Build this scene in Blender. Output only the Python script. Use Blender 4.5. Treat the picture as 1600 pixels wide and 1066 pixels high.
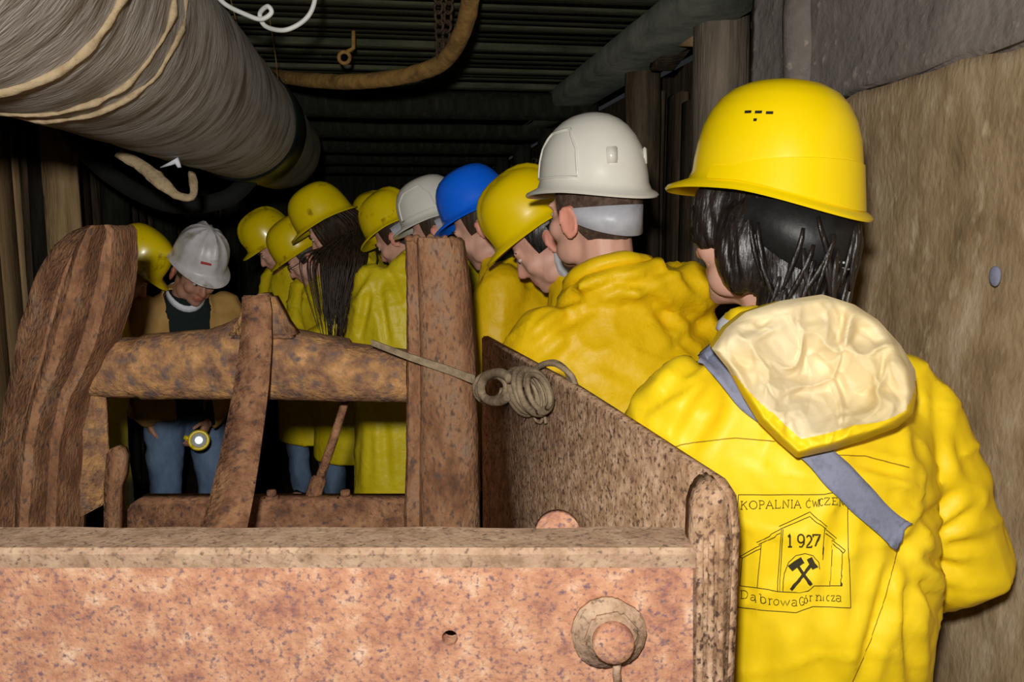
import bpy, bmesh, math, random
from mathutils import Vector, Matrix, noise, Quaternion
from mathutils.bvhtree import BVHTree
random.seed(7)
R = math.radians
V = Vector
scene = bpy.context.scene
COL = scene.collection
for o in list(bpy.data.objects):
    bpy.data.objects.remove(o)

# ------------------------------------------------------------------ camera
FPX = 1300.0
PITCH, YAW = R(8.01), R(8.23)
CAM = V((0, 0, 1.60))
cd = bpy.data.cameras.new('camera'); cam = bpy.data.objects.new('camera', cd); COL.objects.link(cam)
cd.sensor_width = 36; cd.lens = 36 * FPX / 1600; cd.clip_start = 0.02
cam.location = CAM; cam.rotation_euler = (R(90) - PITCH, 0, -YAW)
scene.camera = cam
CR = cam.rotation_euler.to_matrix()
FWD = V((math.sin(YAW), math.cos(YAW), 0)); LAT = V((math.cos(YAW), -math.sin(YAW), 0)); UP = V((0, 0, 1))

# ------------------------------------------------------------------ world and light
w = bpy.data.worlds.new('world'); scene.world = w; w.use_nodes = True
w.node_tree.nodes['Background'].inputs[0].default_value = (0.9, 0.95, 1, 1)
w.node_tree.nodes['Background'].inputs[1].default_value = 0.015
ld = bpy.data.lights.new('camera_flash', 'POINT'); ld.energy = 36; ld.shadow_soft_size = 0.03
ld.use_nodes = True
nt = ld.node_tree; em = nt.nodes['Emission']; lf = nt.nodes.new('ShaderNodeLightFalloff')
lf.inputs['Strength'].default_value = 1.0
mq = nt.nodes.new('ShaderNodeMath'); mq.operation = 'ADD'
lf.inputs['Strength'].default_value = 1.0
lq_ = nt.nodes.new('ShaderNodeMath'); lq_.operation = 'MULTIPLY'; lq_.inputs[1].default_value = .08
ll_ = nt.nodes.new('ShaderNodeMath'); ll_.operation = 'MULTIPLY'; ll_.inputs[1].default_value = 1.35
nt.links.new(lf.outputs['Quadratic'], lq_.inputs[0]); nt.links.new(lf.outputs['Linear'], ll_.inputs[0])
nt.links.new(ll_.outputs[0], mq.inputs[0]); nt.links.new(lq_.outputs[0], mq.inputs[1])
nt.links.new(mq.outputs[0], em.inputs['Strength'])
em.inputs['Color'].default_value = (1, 0.97, 0.92, 1)
flash = bpy.data.objects.new('camera_flash', ld); COL.objects.link(flash)
flash.location = CAM - LAT * 0.05 + UP * 0.13 - FWD * 0.05
vs = scene.view_settings
vs.view_transform = 'Standard'; vs.look = 'None'; vs.gamma = 1; vs.use_curve_mapping = False
vs.exposure = 0.3

# ------------------------------------------------------------------ pixel helpers
def ray(px, py):
    return CR @ V(((px - 800) / FPX, -(py - 533) / FPX, -1))
def at(px, py, h):                       # point whose horizontal forward distance is h metres
    r = ray(px, py); return CAM + r * (h / r.dot(FWD))
def on_plane(px, py, p0, n):
    r = ray(px, py); return CAM + r * ((p0 - CAM).dot(n) / r.dot(n))

# ------------------------------------------------------------------ materials
def lin(c):
    if isinstance(c, str):
        c = [int(c[i:i + 2], 16) / 255 for i in (0, 2, 4)]
        return tuple((x / 12.92 if x <= 0.04045 else ((x + 0.055) / 1.055) ** 2.4) for x in c) + (1,)
    return tuple(c) + (1,)
MATS = {}
def newmat(name):
    m = bpy.data.materials.new(name); m.use_nodes = True; MATS[name] = m
    return m, m.node_tree, m.node_tree.nodes['Principled BSDF']
def mat(name, cols, scale=8, rough=0.6, bump=0.2, bscale=None, spec=0.4, stretch=(1, 1, 1), detail=6, dist=0.01,
        contrast=(0.3, 0.7), metal=0.0, speck=None, coat=0.0, crease=0.0):
    m, t, b = newmat(name); N = t.nodes; L = t.links
    tc = N.new('ShaderNodeTexCoord'); mp = N.new('ShaderNodeMapping'); mp.inputs['Scale'].default_value = stretch
    L.new(tc.outputs['Object'], mp.inputs['Vector'])
    nz = N.new('ShaderNodeTexNoise'); nz.inputs['Scale'].default_value = scale; nz.inputs['Detail'].default_value = detail
    nz.inputs['Roughness'].default_value = 0.65
    L.new(mp.outputs[0], nz.inputs['Vector'])
    cr = N.new('ShaderNodeValToRGB'); e = cr.color_ramp.elements
    n = len(cols)
    for i, c in enumerate(cols):
        p = contrast[0] + (contrast[1] - contrast[0]) * (i / max(1, n - 1))
        if i < 2: el = e[i]; el.position = p
        else: el = e.new(p)
        el.color = lin(c)
    if n == 1: e[1].color = lin(cols[0])
    L.new(nz.outputs['Fac'], cr.inputs['Fac'])
    out = cr.outputs['Color']
    if speck:
        sc, col, lo, hi = speck
        n2 = N.new('ShaderNodeTexNoise'); n2.inputs['Scale'].default_value = sc; n2.inputs['Detail'].default_value = 4
        L.new(mp.outputs[0], n2.inputs['Vector'])
        mr = N.new('ShaderNodeMapRange'); mr.inputs['From Min'].default_value = lo; mr.inputs['From Max'].default_value = hi
        L.new(n2.outputs['Fac'], mr.inputs['Value'])
        mx = N.new('ShaderNodeMix'); mx.data_type = 'RGBA'
        L.new(mr.outputs[0], mx.inputs[0]); L.new(out, mx.inputs[6]); mx.inputs[7].default_value = lin(col)
        out = mx.outputs[2]
    L.new(out, b.inputs['Base Color'])
    b.inputs['Roughness'].default_value = rough; b.inputs['Specular IOR Level'].default_value = spec
    b.inputs['Metallic'].default_value = metal; b.inputs['Coat Weight'].default_value = coat
    b.inputs['Coat Roughness'].default_value = 0.15
    if bump:
        nb = N.new('ShaderNodeTexNoise'); nb.inputs['Scale'].default_value = bscale or scale * 2; nb.inputs['Detail'].default_value = 5
        L.new(mp.outputs[0], nb.inputs['Vector'])
        hgt = nb.outputs['Fac']
        if crease:
            vo = N.new('ShaderNodeTexVoronoi'); vo.feature = 'DISTANCE_TO_EDGE'; vo.inputs['Scale'].default_value = crease
            nd = N.new('ShaderNodeTexNoise'); nd.inputs['Scale'].default_value = crease * .5
            L.new(mp.outputs[0], nd.inputs['Vector'])
            va = N.new('ShaderNodeVectorMath'); va.operation = 'MULTIPLY_ADD'; va.inputs[1].default_value = (.3,) * 3
            L.new(nd.outputs['Color'], va.inputs[0]); L.new(mp.outputs[0], va.inputs[2]); L.new(va.outputs[0], vo.inputs['Vector'])
            ad = N.new('ShaderNodeMath'); ad.operation = 'ADD'
            L.new(vo.outputs['Distance'], ad.inputs[0]); L.new(hgt, ad.inputs[1]); hgt = ad.outputs[0]
        bp = N.new('ShaderNodeBump'); bp.inputs['Strength'].default_value = bump; bp.inputs['Distance'].default_value = dist
        L.new(hgt, bp.inputs['Height']); L.new(bp.outputs['Normal'], b.inputs['Normal'])
    return m

mat('rust_pale', ['95655a', 'b98468', 'cb9878', 'dcb89c'], 34, .85, .6, 160, .2, dist=.003, speck=(190, '7c6266', .52, .70))
mat('rust_flange', ['8f7358', 'b3937a', 'c4a88c'], 40, .85, .5, 140, .2, dist=.003, speck=(170, '7a6454', .54, .7))
mat('rust_brown', ['5a3c2c', '7c563e', '966c4e', 'a67c58'], 24, .85, .8, 110, .2, dist=.005, speck=(70, '54403a', .54, .7))
mat('rust_plate', ['7a5a42', 'a07e60', 'bc9a7c', 'd0b098'], 50, .9, .7, 160, .2, dist=.003, stretch=(1, 1, .8), speck=(170, '5a443a', .52, .66))
mat('rust_orange', ['5e4436', '8a664c', 'ae8254', 'c8986a'], 24, .85, .9, 110, .2, dist=.006, speck=(40, '6c5a54', .50, .68))
mat('rust_post', ['5e4230', '80593f', '9a7152', '8a7462'], 14, .85, .9, 120, .2, dist=.005, stretch=(1.4, 1.4, .7), speck=(90, '624c40', .52, .68))
mat('rope', ['6a5c4a', '8c7a62', 'a89478'], 40, .9, .5, 200, .2, dist=.003)
mat('hose', ['54401f', '7c5e30', '94733c'], 20, .8, .5, 60, .3, dist=.006)
mat('iron_dark', ['1c1612', '3a2a1c', '4a3824'], 20, .8, .4, 60, .3)
mat('cable_white', ['b8b8b4', 'd4d4d0'], 10, .5, 0)
mat('duct', ['6c645c', 'a09892', 'b8b2ac', '988c7e'], 9, .6, .6, 45, .4, dist=.006, stretch=(.9, 3.6, .9), speck=(7, '6a5c4c', .48, .70), contrast=(.25, .65))
mat('duct_band', ['0e1412', '18201c'], 10, .45, .2)
mat('hose_black', ['080908', '0e0f0d'], 10, .9, .3)
mat('duct_seam', ['7c684c', 'a89474', '8c7858'], 20, .8, .4, 80)
mat('duct_end', ['8a8470', 'a49c84'], 8, .6, .4, 40)
mat('plank_ceiling', ['26281c', '3a3c2e', '4a4a3a'], 6, .9, .6, 40, .1, stretch=(.6, 5, 3), dist=.006)
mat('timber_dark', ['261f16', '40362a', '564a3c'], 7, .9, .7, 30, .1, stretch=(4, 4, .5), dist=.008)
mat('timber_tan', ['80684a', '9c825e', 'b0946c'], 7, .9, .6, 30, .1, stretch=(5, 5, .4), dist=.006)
mat('timber_shaded', ['141410', '1e1e18', '2a2a22'], 7, .95, .5, 30, .1, stretch=(4, 4, .5), dist=.006)  # darker timber, gloom of the far gallery put into its colour
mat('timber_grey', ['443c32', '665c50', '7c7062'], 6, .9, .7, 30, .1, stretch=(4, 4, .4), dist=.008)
mat('beam_grey', ['34362e', '484a42', '56564c'], 6, .9, .5, 30, .1)
mat('wall_plaster', ['746249', '8e785a', 'a28c6e', 'b4a288'], 7, .9, .55, 60, .15, stretch=(1, 1.5, .75), dist=.006, speck=(26, 'b6a486', .58, .76))
mat('wall_upper', ['645c56', '7a726c', '8c827c'], 5, .85, .6, 30, .2, dist=.012, speck=(30, 'a89c92', .64, .75))
mat('floor_dirt', ['120f0c', '221c16', '2c241c'], 8, .95, .6, 30, .1)
YEL = ['d8b008', 'ecc60a', 'f2d012']
mat('coat_near', ['e2bf10', 'eecb16', 'f2d22a'], 3, .5, .12, 40, .3, dist=.006, crease=9)
mat('coat_mid', ['d2a804', 'deb606', 'e6c00c'], 3, .5, .3, 30, .3, dist=.012, crease=8)
mat('coat_far', ['c6b010', 'd6c018', 'e2cc26'], 4, .45, .3, 40, .35, dist=.012, crease=11)
mat('lining_cream', ['d2bc88', 'dfcca2', 'e4d6b4'], 6, .6, .25, 12, .3, dist=.015, crease=10)
mat('lining_grey', ['a8aab0', 'c0c2c8', 'ccced2'], 6, .6, .3, 20, .3, dist=.01, crease=14)
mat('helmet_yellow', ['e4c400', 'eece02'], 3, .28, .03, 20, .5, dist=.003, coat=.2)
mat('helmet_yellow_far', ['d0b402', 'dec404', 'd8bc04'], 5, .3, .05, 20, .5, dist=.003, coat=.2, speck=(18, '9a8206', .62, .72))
mat('helmet_white', ['cfccc2', 'dedbd0'], 3, .3, .03, 20, .5, dist=.003, coat=.2)
mat('helmet_white_dirty', ['a8a09c', 'c4c0c0', 'd2ced0'], 12, .4, .05, 20, .5, dist=.003, speck=(14, '8a7c6c', .58, .7))
mat('helmet_blue', ['0c60e4', '1070f2'], 3, .3, .03, 20, .5, dist=.003, coat=.2)
mat('harness_black', ['0c0c0c', '1a1a1a'], 30, .5, .1)
mat('harness_grey', ['9a9ca4', 'b6b8c0'], 20, .4, .1)
mat('vent_dark', ['0a0800'], 5, .8, 0)
mat('seam_dark', ['8a6c08', '9a7a0a'], 20, .8, 0)
mat('print_ink', ['2a2410', '3a3214'], 60, .8, 0)
mat('print_red', ['a83a34'], 5, .6, 0)
mat('strap_grey', ['6c7080', '80849a', '787c8c'], 60, .7, .3, 250, .2, dist=.002)
mat('hair_dark', ['0c0908', '1a1412', '2a2220'], 60, .38, .7, 120, .5, stretch=(1, 1, .08), dist=.006)
mat('hair_brown', ['1e140c', '33261a', '4a3826'], 60, .5, .5, 120, .4, stretch=(1, 1, .08), dist=.005)
mat('hair_short', ['33261e', '4a3a30', '6a5648'], 60, .8, .6, 220, .2, dist=.004)
mat('jeans', ['43536c', '62758f', '7a8ca4'], 6, .9, .4, 120, .1, stretch=(1, 1, .5), dist=.003)
mat('trousers_dark', ['0e0f12', '17181c'], 6, .9, .2)
mat('jacket_tan', ['96733e', 'ae884e', 'ba965c'], 6, .8, .3, 14, .2, dist=.01, crease=7)
mat('sweater_dark', ['0c1614', '14201e'], 20, .95, .2)
mat('collar_white', ['c4c6d0', 'd8dae0'], 10, .8, .1)
mat('collar_teal', ['1e3c38', '2a4c46'], 10, .8, .1)
mat('shoe_black', ['0c0b0a', '16130f'], 10, .6, .1)
mat('glass_frame', ['1a1612'], 10, .4, 0)
mat('eye_white', ['c8c0b8'], 10, .2, 0)
# skin with a colour attribute
m, t, b = newmat('skin'); N = t.nodes; L = t.links
ca = N.new('ShaderNodeVertexColor'); ca.layer_name = 'tint'
nz = N.new('ShaderNodeTexNoise'); nz.inputs['Scale'].default_value = 30; nz.inputs['Detail'].default_value = 4
mr = N.new('ShaderNodeMapRange'); mr.inputs['To Min'].default_value = .8; mr.inputs['To Max'].default_value = 1.15
mx = N.new('ShaderNodeVectorMath'); mx.operation = 'SCALE'
L.new(nz.outputs['Fac'], mr.inputs['Value']); L.new(ca.outputs['Color'], mx.inputs[0]); L.new(mr.outputs[0], mx.inputs['Scale'])
L.new(mx.outputs[0], b.inputs['Base Color']); b.inputs['Roughness'].default_value = .5; b.inputs['Specular IOR Level'].default_value = .3
b.inputs['Subsurface Weight'].default_value = .0
m, t, b = newmat('lamp_glow'); b.inputs['Base Color'].default_value = (.8, .9, .9, 1)
b.inputs['Emission Color'].default_value = (.8, 1, .95, 1); b.inputs['Emission Strength'].default_value = 1.2

# ------------------------------------------------------------------ mesh builder
class MB:
    def __init__(s): s.v = []; s.f = []
    def add(s, vs, fs):
        o = len(s.v); s.v += [V(p) for p in vs]; s.f += [tuple(i + o for i in f) for f in fs]
    def loft(s, rings, caps=True, closed=True):
        o = len(s.v); n = len(rings[0])
        for r in rings: s.v += [V(p) for p in r]
        for i in range(len(rings) - 1):
            for j in range(n if closed else n - 1):
                k = (j + 1) % n
                s.f.append((o + i * n + j, o + i * n + k, o + (i + 1) * n + k, o + (i + 1) * n + j))
        if caps:
            s.f.append(tuple(o + j for j in reversed(range(n))))
            s.f.append(tuple(o + (len(rings) - 1) * n + j for j in range(n)))
    def ellipsoid(s, c, r, M=None, nu=14, nv=9):
        c = V(c); M = M or Matrix.Identity(3); rings = []
        for i in range(nv + 1):
            t = math.pi * (i + .02 * (1 if i == 0 else -1 if i == nv else 0)) / nv
            t = min(max(t, .03), math.pi - .03)
            rings.append([c + M @ V((r[0] * math.sin(t) * math.cos(a), r[1] * math.sin(t) * math.sin(a), -r[2] * math.cos(t)))
                          for a in [2 * math.pi * j / nu for j in range(nu)]])
        s.loft(rings)
    def tube(s, path, rad, n=10, flat=1.0, round_ends=False, ref=None):
        path = [V(p) for p in path]
        if not hasattr(rad, '__len__'): rad = [rad] * len(path)
        rings = []; prev = ref
        P = list(path); Rr = list(rad)
        if round_ends:
            d0 = (P[0] - P[1]).normalized(); d1 = (P[-1] - P[-2]).normalized()
            A = [(P[0] + d0 * Rr[0] * .97, Rr[0] * .25), (P[0] + d0 * Rr[0] * .7, Rr[0] * .71)]
            B = [(P[-1] + d1 * Rr[-1] * .7, Rr[-1] * .71), (P[-1] + d1 * Rr[-1] * .97, Rr[-1] * .25)]
            P = [a for a, _ in A] + P + [a for a, _ in B]; Rr = [r for _, r in A] + Rr + [r for _, r in B]
        for i, p in enumerate(P):
            tn = (P[min(i + 1, len(P) - 1)] - P[max(i - 1, 0)])
            tn = tn.normalized() if tn.length > 1e-9 else V((0, 0, 1))
            if prev is None: prev = tn.orthogonal().normalized()
            a = (prev - tn * prev.dot(tn)); a = a.normalized() if a.length > 1e-6 else tn.orthogonal().normalized()
            b2 = tn.cross(a); prev = a
            rings.append([p + (a * math.cos(q) + b2 * math.sin(q) * flat) * Rr[i] for q in [2 * math.pi * j / n for j in range(n)]])
        s.loft(rings)
    def box(s, c, size, M=None):
        c = V(c); M = M or Matrix.Identity(3); x, y, z = [k / 2 for k in size]
        s.add([c + M @ V(p) for p in [(-x, -y, -z), (x, -y, -z), (x, y, -z), (-x, y, -z), (-x, -y, z), (x, -y, z), (x, y, z), (-x, y, z)]],
              [(3, 2, 1, 0), (4, 5, 6, 7), (0, 1, 5, 4), (1, 2, 6, 5), (2, 3, 7, 6), (3, 0, 4, 7)])
    def prism(s, pts, d):
        pts = [V(p) for p in pts]; d = V(d); n = len(pts)
        s.add(pts + [p + d for p in pts], [tuple(range(n)), tuple(reversed(range(n, 2 * n)))] +
              [(j, j + n, (j + 1) % n + n, (j + 1) % n) for j in range(n)])
    def build(s, name, mt, parent=None, smooth=False, bevel=0, inv=None, seg=2, rough=0, sub=0):
        me = bpy.data.meshes.new(name)
        me.from_pydata([tuple((inv @ p) if inv else p) for p in s.v], [], s.f)
        bm = bmesh.new(); bm.from_mesh(me); bmesh.ops.recalc_face_normals(bm, faces=bm.faces)
        if sub: bmesh.ops.subdivide_edges(bm, edges=[e for e in bm.edges if e.calc_length() > sub], cuts=3, use_grid_fill=True)
        if bevel: bmesh.ops.bevel(bm, geom=[e for e in bm.edges if e.calc_face_angle(0) > .5], offset=bevel, segments=seg, affect='EDGES', clamp_overlap=True)
        if rough:
            bm.normal_update()
            for v in bm.verts: v.co += v.normal * rough * (noise.noise(v.co * 25) + .5 * noise.noise(v.co * 60))
        bm.to_mesh(me); bm.free()
        return link(name, me, mt, parent, smooth or bevel > 0)
def link(name, me, mt, parent=None, smooth=False):
    o = bpy.data.objects.new(name, me); COL.objects.link(o)
    if mt: me.materials.append(MATS[mt] if isinstance(mt, str) else mt)
    if smooth: me.polygons.foreach_set('use_smooth', [True] * len(me.polygons))
    o.parent = parent
    return o
def smooth_angle(o, ang=35):
    me = o.data
    bm = bmesh.new(); bm.from_mesh(me)
    for f in bm.faces: f.smooth = True
    for e in bm.edges: e.smooth = e.calc_face_angle(0) < R(ang)
    bm.to_mesh(me); bm.free()
def empty(name, loc=(0, 0, 0), rz=0):
    o = bpy.data.objects.new(name, None); COL.objects.link(o); o.location = loc; o.rotation_euler = (0, 0, rz); o.empty_display_size = .1
    return o
def tag(o, label, cat=None, group=None, kind=None):
    o['label'] = label
    if cat: o['category'] = cat
    if group: o['group'] = group
    if kind: o['kind'] = kind
    return o
def struct(o): o['kind'] = 'structure'; return o
def remesh(mb, voxel, smooth=4, fac=.5):
    me = bpy.data.meshes.new('tmp'); me.from_pydata([tuple(p) for p in mb.v], [], mb.f)
    bm = bmesh.new(); bm.from_mesh(me); bmesh.ops.recalc_face_normals(bm, faces=bm.faces); bm.to_mesh(me); bm.free()
    o = bpy.data.objects.new('tmp', me); COL.objects.link(o)
    md = o.modifiers.new('r', 'REMESH'); md.mode = 'VOXEL'; md.voxel_size = voxel
    if smooth:
        sm = o.modifiers.new('s', 'SMOOTH'); sm.iterations = smooth; sm.factor = fac
    dg = bpy.context.evaluated_depsgraph_get(); dg.update()
    res = bpy.data.meshes.new_from_object(o.evaluated_get(dg))
    bpy.data.objects.remove(o); bpy.data.meshes.remove(me)
    return res
def displace(me, fn):
    ns = [v.normal.copy() for v in me.vertices]
    for v, n in zip(me.vertices, ns): v.co += fn(v.co, n)
    me.update()

# ================================================================== the setting
XR, XL, ZC, YB = 1.02, -1.75, 2.27, 11.0
mb = MB(); mb.box(((XR + XL) / 2, 5, -.05), (3.4, 13, .1)); struct(mb.build('floor', 'floor_dirt'))
def rough_grid(name, mt, p0, du, dv, nu, nv, amp, nrm, thick, sc=3.0, parent=None, edge=0):
    """a wall slab with an uneven face and real thickness"""
    p0, du, dv, nrm = V(p0), V(du), V(dv), V(nrm); mb = MB(); vs = []; fs = []
    for i in range(nu + 1):
        for j in range(nv + 1):
            p = p0 + du * (i / nu) + dv * (j / nv)
            d = amp * (noise.noise(p * sc) + .5 * noise.noise(p * sc * 2.7) + .25 * noise.noise(p * sc * 7))
            if edge and j in (0, nv): p = p + dv.normalized() * edge * noise.noise(p * 9)
            vs.append(p + nrm * d)
    for i in range(nu):
        for j in range(nv):
            a = i * (nv + 1) + j; fs.append((a, a + nv + 1, a + nv + 2, a + 1))
    n0 = len(vs); base = [p0, p0 + du, p0 + du + dv, p0 + dv]
    vs += [q - nrm * thick for q in base]
    e0 = [j for j in range(nv + 1)]; e1 = [nu * (nv + 1) + j for j in range(nv + 1)]
    b0 = [i * (nv + 1) for i in range(nu + 1)]; b1 = [i * (nv + 1) + nv for i in range(nu + 1)]
    fs += [tuple(e0) + (n0 + 3, n0), tuple(reversed(e1)) + (n0 + 1, n0 + 2), tuple(reversed(b0)) + (n0, n0 + 1), tuple(b1) + (n0 + 2, n0 + 3), (n0, n0 + 3, n0 + 2, n0 + 1)]
    mb.add(vs, fs)
    return mb.build(name, mt, parent, smooth=True)
# right wall: backing, lower slab, upper slab, lagging beyond
mb = MB(); mb.box((XR + .28, 5, ZC / 2), (.1, 13, ZC)); wr = struct(mb.build('wall_right', 'timber_dark'))
rough_grid('lower_slab', 'wall_plaster', (XR, -.6, 0), (0, 2.95, 0), (0, 0, 1.885), 110, 70, .012, (-1, 0, 0), .2, 3, wr, .012)
rough_grid('upper_slab', 'wall_upper', (XR - .015, -.6, 1.89), (0, 2.9, 0), (0, 0, ZC - 1.89), 110, 20, .012, (-1, 0, 0), .2, 3, wr, .012)
mb = MB(); mb.tube([(XR, 2.0, 1.93), (XR - .005, 2.0, 2.1), (XR, 2.0, ZC)], [.05, .055, .055], 14); mb.build('corner_pole', 'wall_upper', wr, smooth=True, rough=.004)
for i in range(34):                      # vertical lagging boards beyond the near slab
    y = 2.62 + i * .19; mb = MB(); ww = .155 + random.uniform(-.015, .015)
    mb.box((XR + .14 + random.uniform(-.02, .02), y, 1.1), (.04, ww, 2.05 + random.uniform(-.12, .1)), Matrix.Rotation(random.uniform(-.02, .02), 3, 'X'))
    mb.build('board', 'timber_dark', wr, bevel=.006, seg=1)
p = on_plane(1555, 432, V((XR - .012, 0, 0)), V((1, 0, 0))); mb = MB(); mb.ellipsoid(p, (.006, .013, .017)); mb.build('blue_mark', 'strap_grey', wr, smooth=True, rough=.003)
# timber prop at the end of the slab and others farther along
def log(mb, p0, p1, r, n=12, k=10):
    p0, p1 = V(p0), V(p1)
    mb.tube([p0.lerp(p1, i / k) + V((noise.noise(V((i * .7, p0.x, p0.y))), noise.noise(V((p0.y, i * .7, 3))), 0)) * .012 for i in range(k + 1)],
            [r * (1 + .08 * noise.noise(V((i * .9, p0.y * 3, 0)))) for i in range(k + 1)], n)
pi = 1
for y in (2.5, 3.3, 4.3, 5.3, 6.4, 7.6, 9.0):
    t = struct(empty('trim_%d' % pi, (0, y, 0))); pi += 1
    mtn = 'timber_grey' if y < 3 else 'timber_dark' if y < 4 else 'timber_shaded'  # farthest frames take the timber with shade in its colour
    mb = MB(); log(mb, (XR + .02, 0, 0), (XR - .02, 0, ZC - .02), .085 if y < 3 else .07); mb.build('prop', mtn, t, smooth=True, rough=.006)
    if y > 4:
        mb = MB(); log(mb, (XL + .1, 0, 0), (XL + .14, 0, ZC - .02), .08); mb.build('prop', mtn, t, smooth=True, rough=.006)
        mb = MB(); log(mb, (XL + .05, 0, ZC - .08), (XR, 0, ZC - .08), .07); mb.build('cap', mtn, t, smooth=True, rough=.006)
# long wale under the ceiling along the right wall
mb = MB(); mb.box((XR - .1, 5.6, ZC - .035), (.2, 6.6, .09)); t = struct(mb.build('trim_%d' % pi, 'beam_grey', bevel=.01)); pi += 1
# splintered boards wedged under the wale
for k, (px, py, ln, rz, mt) in enumerate([(965, 108, .30, .3, 'timber_tan'), (1045, 78, .34, -.2, 'timber_dark'), (1085, 60, .26, .25, 'timber_tan'), (1010, 95, .22, -.1, 'timber_tan')]):
    p = on_plane(px, py, V((XR - .03, 0, 0)), V((1, 0, 0))); mb = MB()
    mb.add([p + Matrix.Rotation(rz, 3, 'X') @ V(q) for q in [(-.03, -ln / 2, -.02), (-.03, ln * .35, -.03), (-.02, ln / 2, 0), (-.03, ln * .3, .02), (-.03, -ln / 2, .025),
                                                            (.06, -ln / 2, -.02), (.06, ln * .35, -.03), (.05, ln / 2, 0), (.06, ln * .3, .02), (.06, -ln / 2, .025)]],
           [(0, 1, 2, 3, 4), (9, 8, 7, 6, 5)] + [(j, j + 5, (j + 1) % 5 + 5, (j + 1) % 5) for j in range(5)])
    mb.build('splintered_board', mt, wr, bevel=.004, seg=1)
# ceiling: backing with cross planks
mb = MB(); mb.box(((XR + XL) / 2, 5, ZC + .1), (3.4, 13, .06)); ce = struct(mb.build('ceiling', 'plank_ceiling'))
y = 1.2; i = 0
while y < 10.5:
    wd = random.uniform(.085, .13); mb = MB()
    mb.box(((XR + XL) / 2, y + wd / 2, ZC + .035 + random.uniform(-.014, .014)), (3.1, wd - .012, .05), Matrix.Rotation(random.uniform(-.01, .01), 3, 'Z') @ Matrix.Rotation(random.uniform(-.04, .04), 3, 'X'))
    mb.build('plank', 'plank_ceiling', ce, bevel=.005, seg=1); y += wd
# left wall with vertical planks
mb = MB(); mb.box((XL - .12, 5, ZC / 2), (.1, 13, ZC)); wl = struct(mb.build('wall_left', 'timber_dark'))
y = 2.9
while y < 9.5:
    wd = random.uniform(.16, .24); mb = MB()
    mb.box((XL - .03 + random.uniform(-.012, .012), y + wd / 2, 1.1), (.05, wd - .014, 2.2))
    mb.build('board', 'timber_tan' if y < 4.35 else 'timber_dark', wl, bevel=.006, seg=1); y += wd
p = at(68, 380, 4.0); mb = MB(); log(mb, (XL + .05, p.y, 0), (XL + .06, p.y, ZC), .035); struct(mb.build('trim_%d' % pi, 'timber_dark', smooth=True)); pi += 1
p = at(103, 380, 3.95); mb = MB(); mb.box((p.x, p.y, 1.13), (.15, .06, 2.26)); struct(mb.build('trim_%d' % pi, 'timber_tan', bevel=.008)); pi += 1
mb = MB(); mb.box(((XR + XL) / 2, YB, ZC / 2), (3.4, .1, ZC + .3)); struct(mb.build('wall_back', 'timber_shaded'))

def spline(pts, k=8):
    out = []; P = [V(p) for p in pts]; P = [P[0] * 2 - P[1]] + P + [P[-1] * 2 - P[-2]]
    for i in range(1, len(P) - 2):
        for j in range(k):
            u = j / k; a, b, c, d = P[i - 1:i + 3]
            out.append(.5 * ((2 * b) + (c - a) * u + (2 * a - 5 * b + 4 * c - d) * u * u + (3 * b - a - 3 * c + d) * u ** 3))
    return out + [P[-2]]
# ================================================================== ventilation duct
DX, DZ, DR = -.571, CAM.z + .394, .22
t = empty('ventilation_duct', (DX, 2.7, DZ)); tag(t, 'large grey wrapped ventilation duct hanging under the ceiling at left', 'duct')
inv = Matrix.Translation((-DX, -2.7, -DZ))
def ringy(y, r, n=64, jag=0):
    return [V((DX + (r + jag * noise.noise(V((math.cos(a) * 2, math.sin(a) * 2, y * 6)))) * math.cos(a), y + .05 * math.sin(a * 1 + 1) * 0, DZ + (r + jag * noise.noise(V((math.cos(a) * 2, math.sin(a) * 2, y * 6)))) * math.sin(a)))
            for a in [2 * math.pi * j / n for j in range(n)]]
mb = MB(); mb.loft([ringy(-.4 + 3.88 * i / 80, DR, 64, .006) for i in range(81)]); mb.build('duct_skin', 'duct', t, smooth=True, inv=inv)
mb = MB(); mb.loft([ringy(y, r) for y, r in [(3.36, DR), (3.38, DR + .010), (3.66, DR + .010), (3.68, DR)]]); mb.build('dark_band', 'duct_band', t, smooth=True, inv=inv)
mb = MB(); mb.loft([ringy(3.5 + 1.2 * i / 12, DR * (1.0 - .05 * (i / 12) ** 2), 64, .008) for i in range(13)]); mb.build('end_section', 'duct_end', t, smooth=True, inv=inv)
def helix_ridge(y0, slant, rr, wid, mt, name, seed=0):
    """torn, taped edge running round the duct"""
    mb = MB(); path = []
    for j in range(121):
        a = 2 * math.pi * j / 120
        path.append(V((DX + (DR + .002) * math.cos(a), y0 + slant * math.sin(a + .6) + .018 * noise.noise(V((math.cos(a) * 3 + seed, math.sin(a) * 3, 0))), DZ + (DR + .002) * math.sin(a))))
    mb.tube(path, [rr * (1 + .6 * noise.noise(V((j * .33, seed, 1)))) for j in range(121)], 8, wid)
    mb.build(name, mt, t, smooth=True, inv=inv, rough=.004)
helix_ridge(1.27, .03, .008, 1.0, 'duct_seam', 'taped_seam', 0)
helix_ridge(1.50, .05, .0045, 1.0, 'duct_seam', 'taped_seam', 4)
helix_ridge(1.57, .05, .005, 1.0, 'duct_seam', 'taped_seam', 7)
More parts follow.
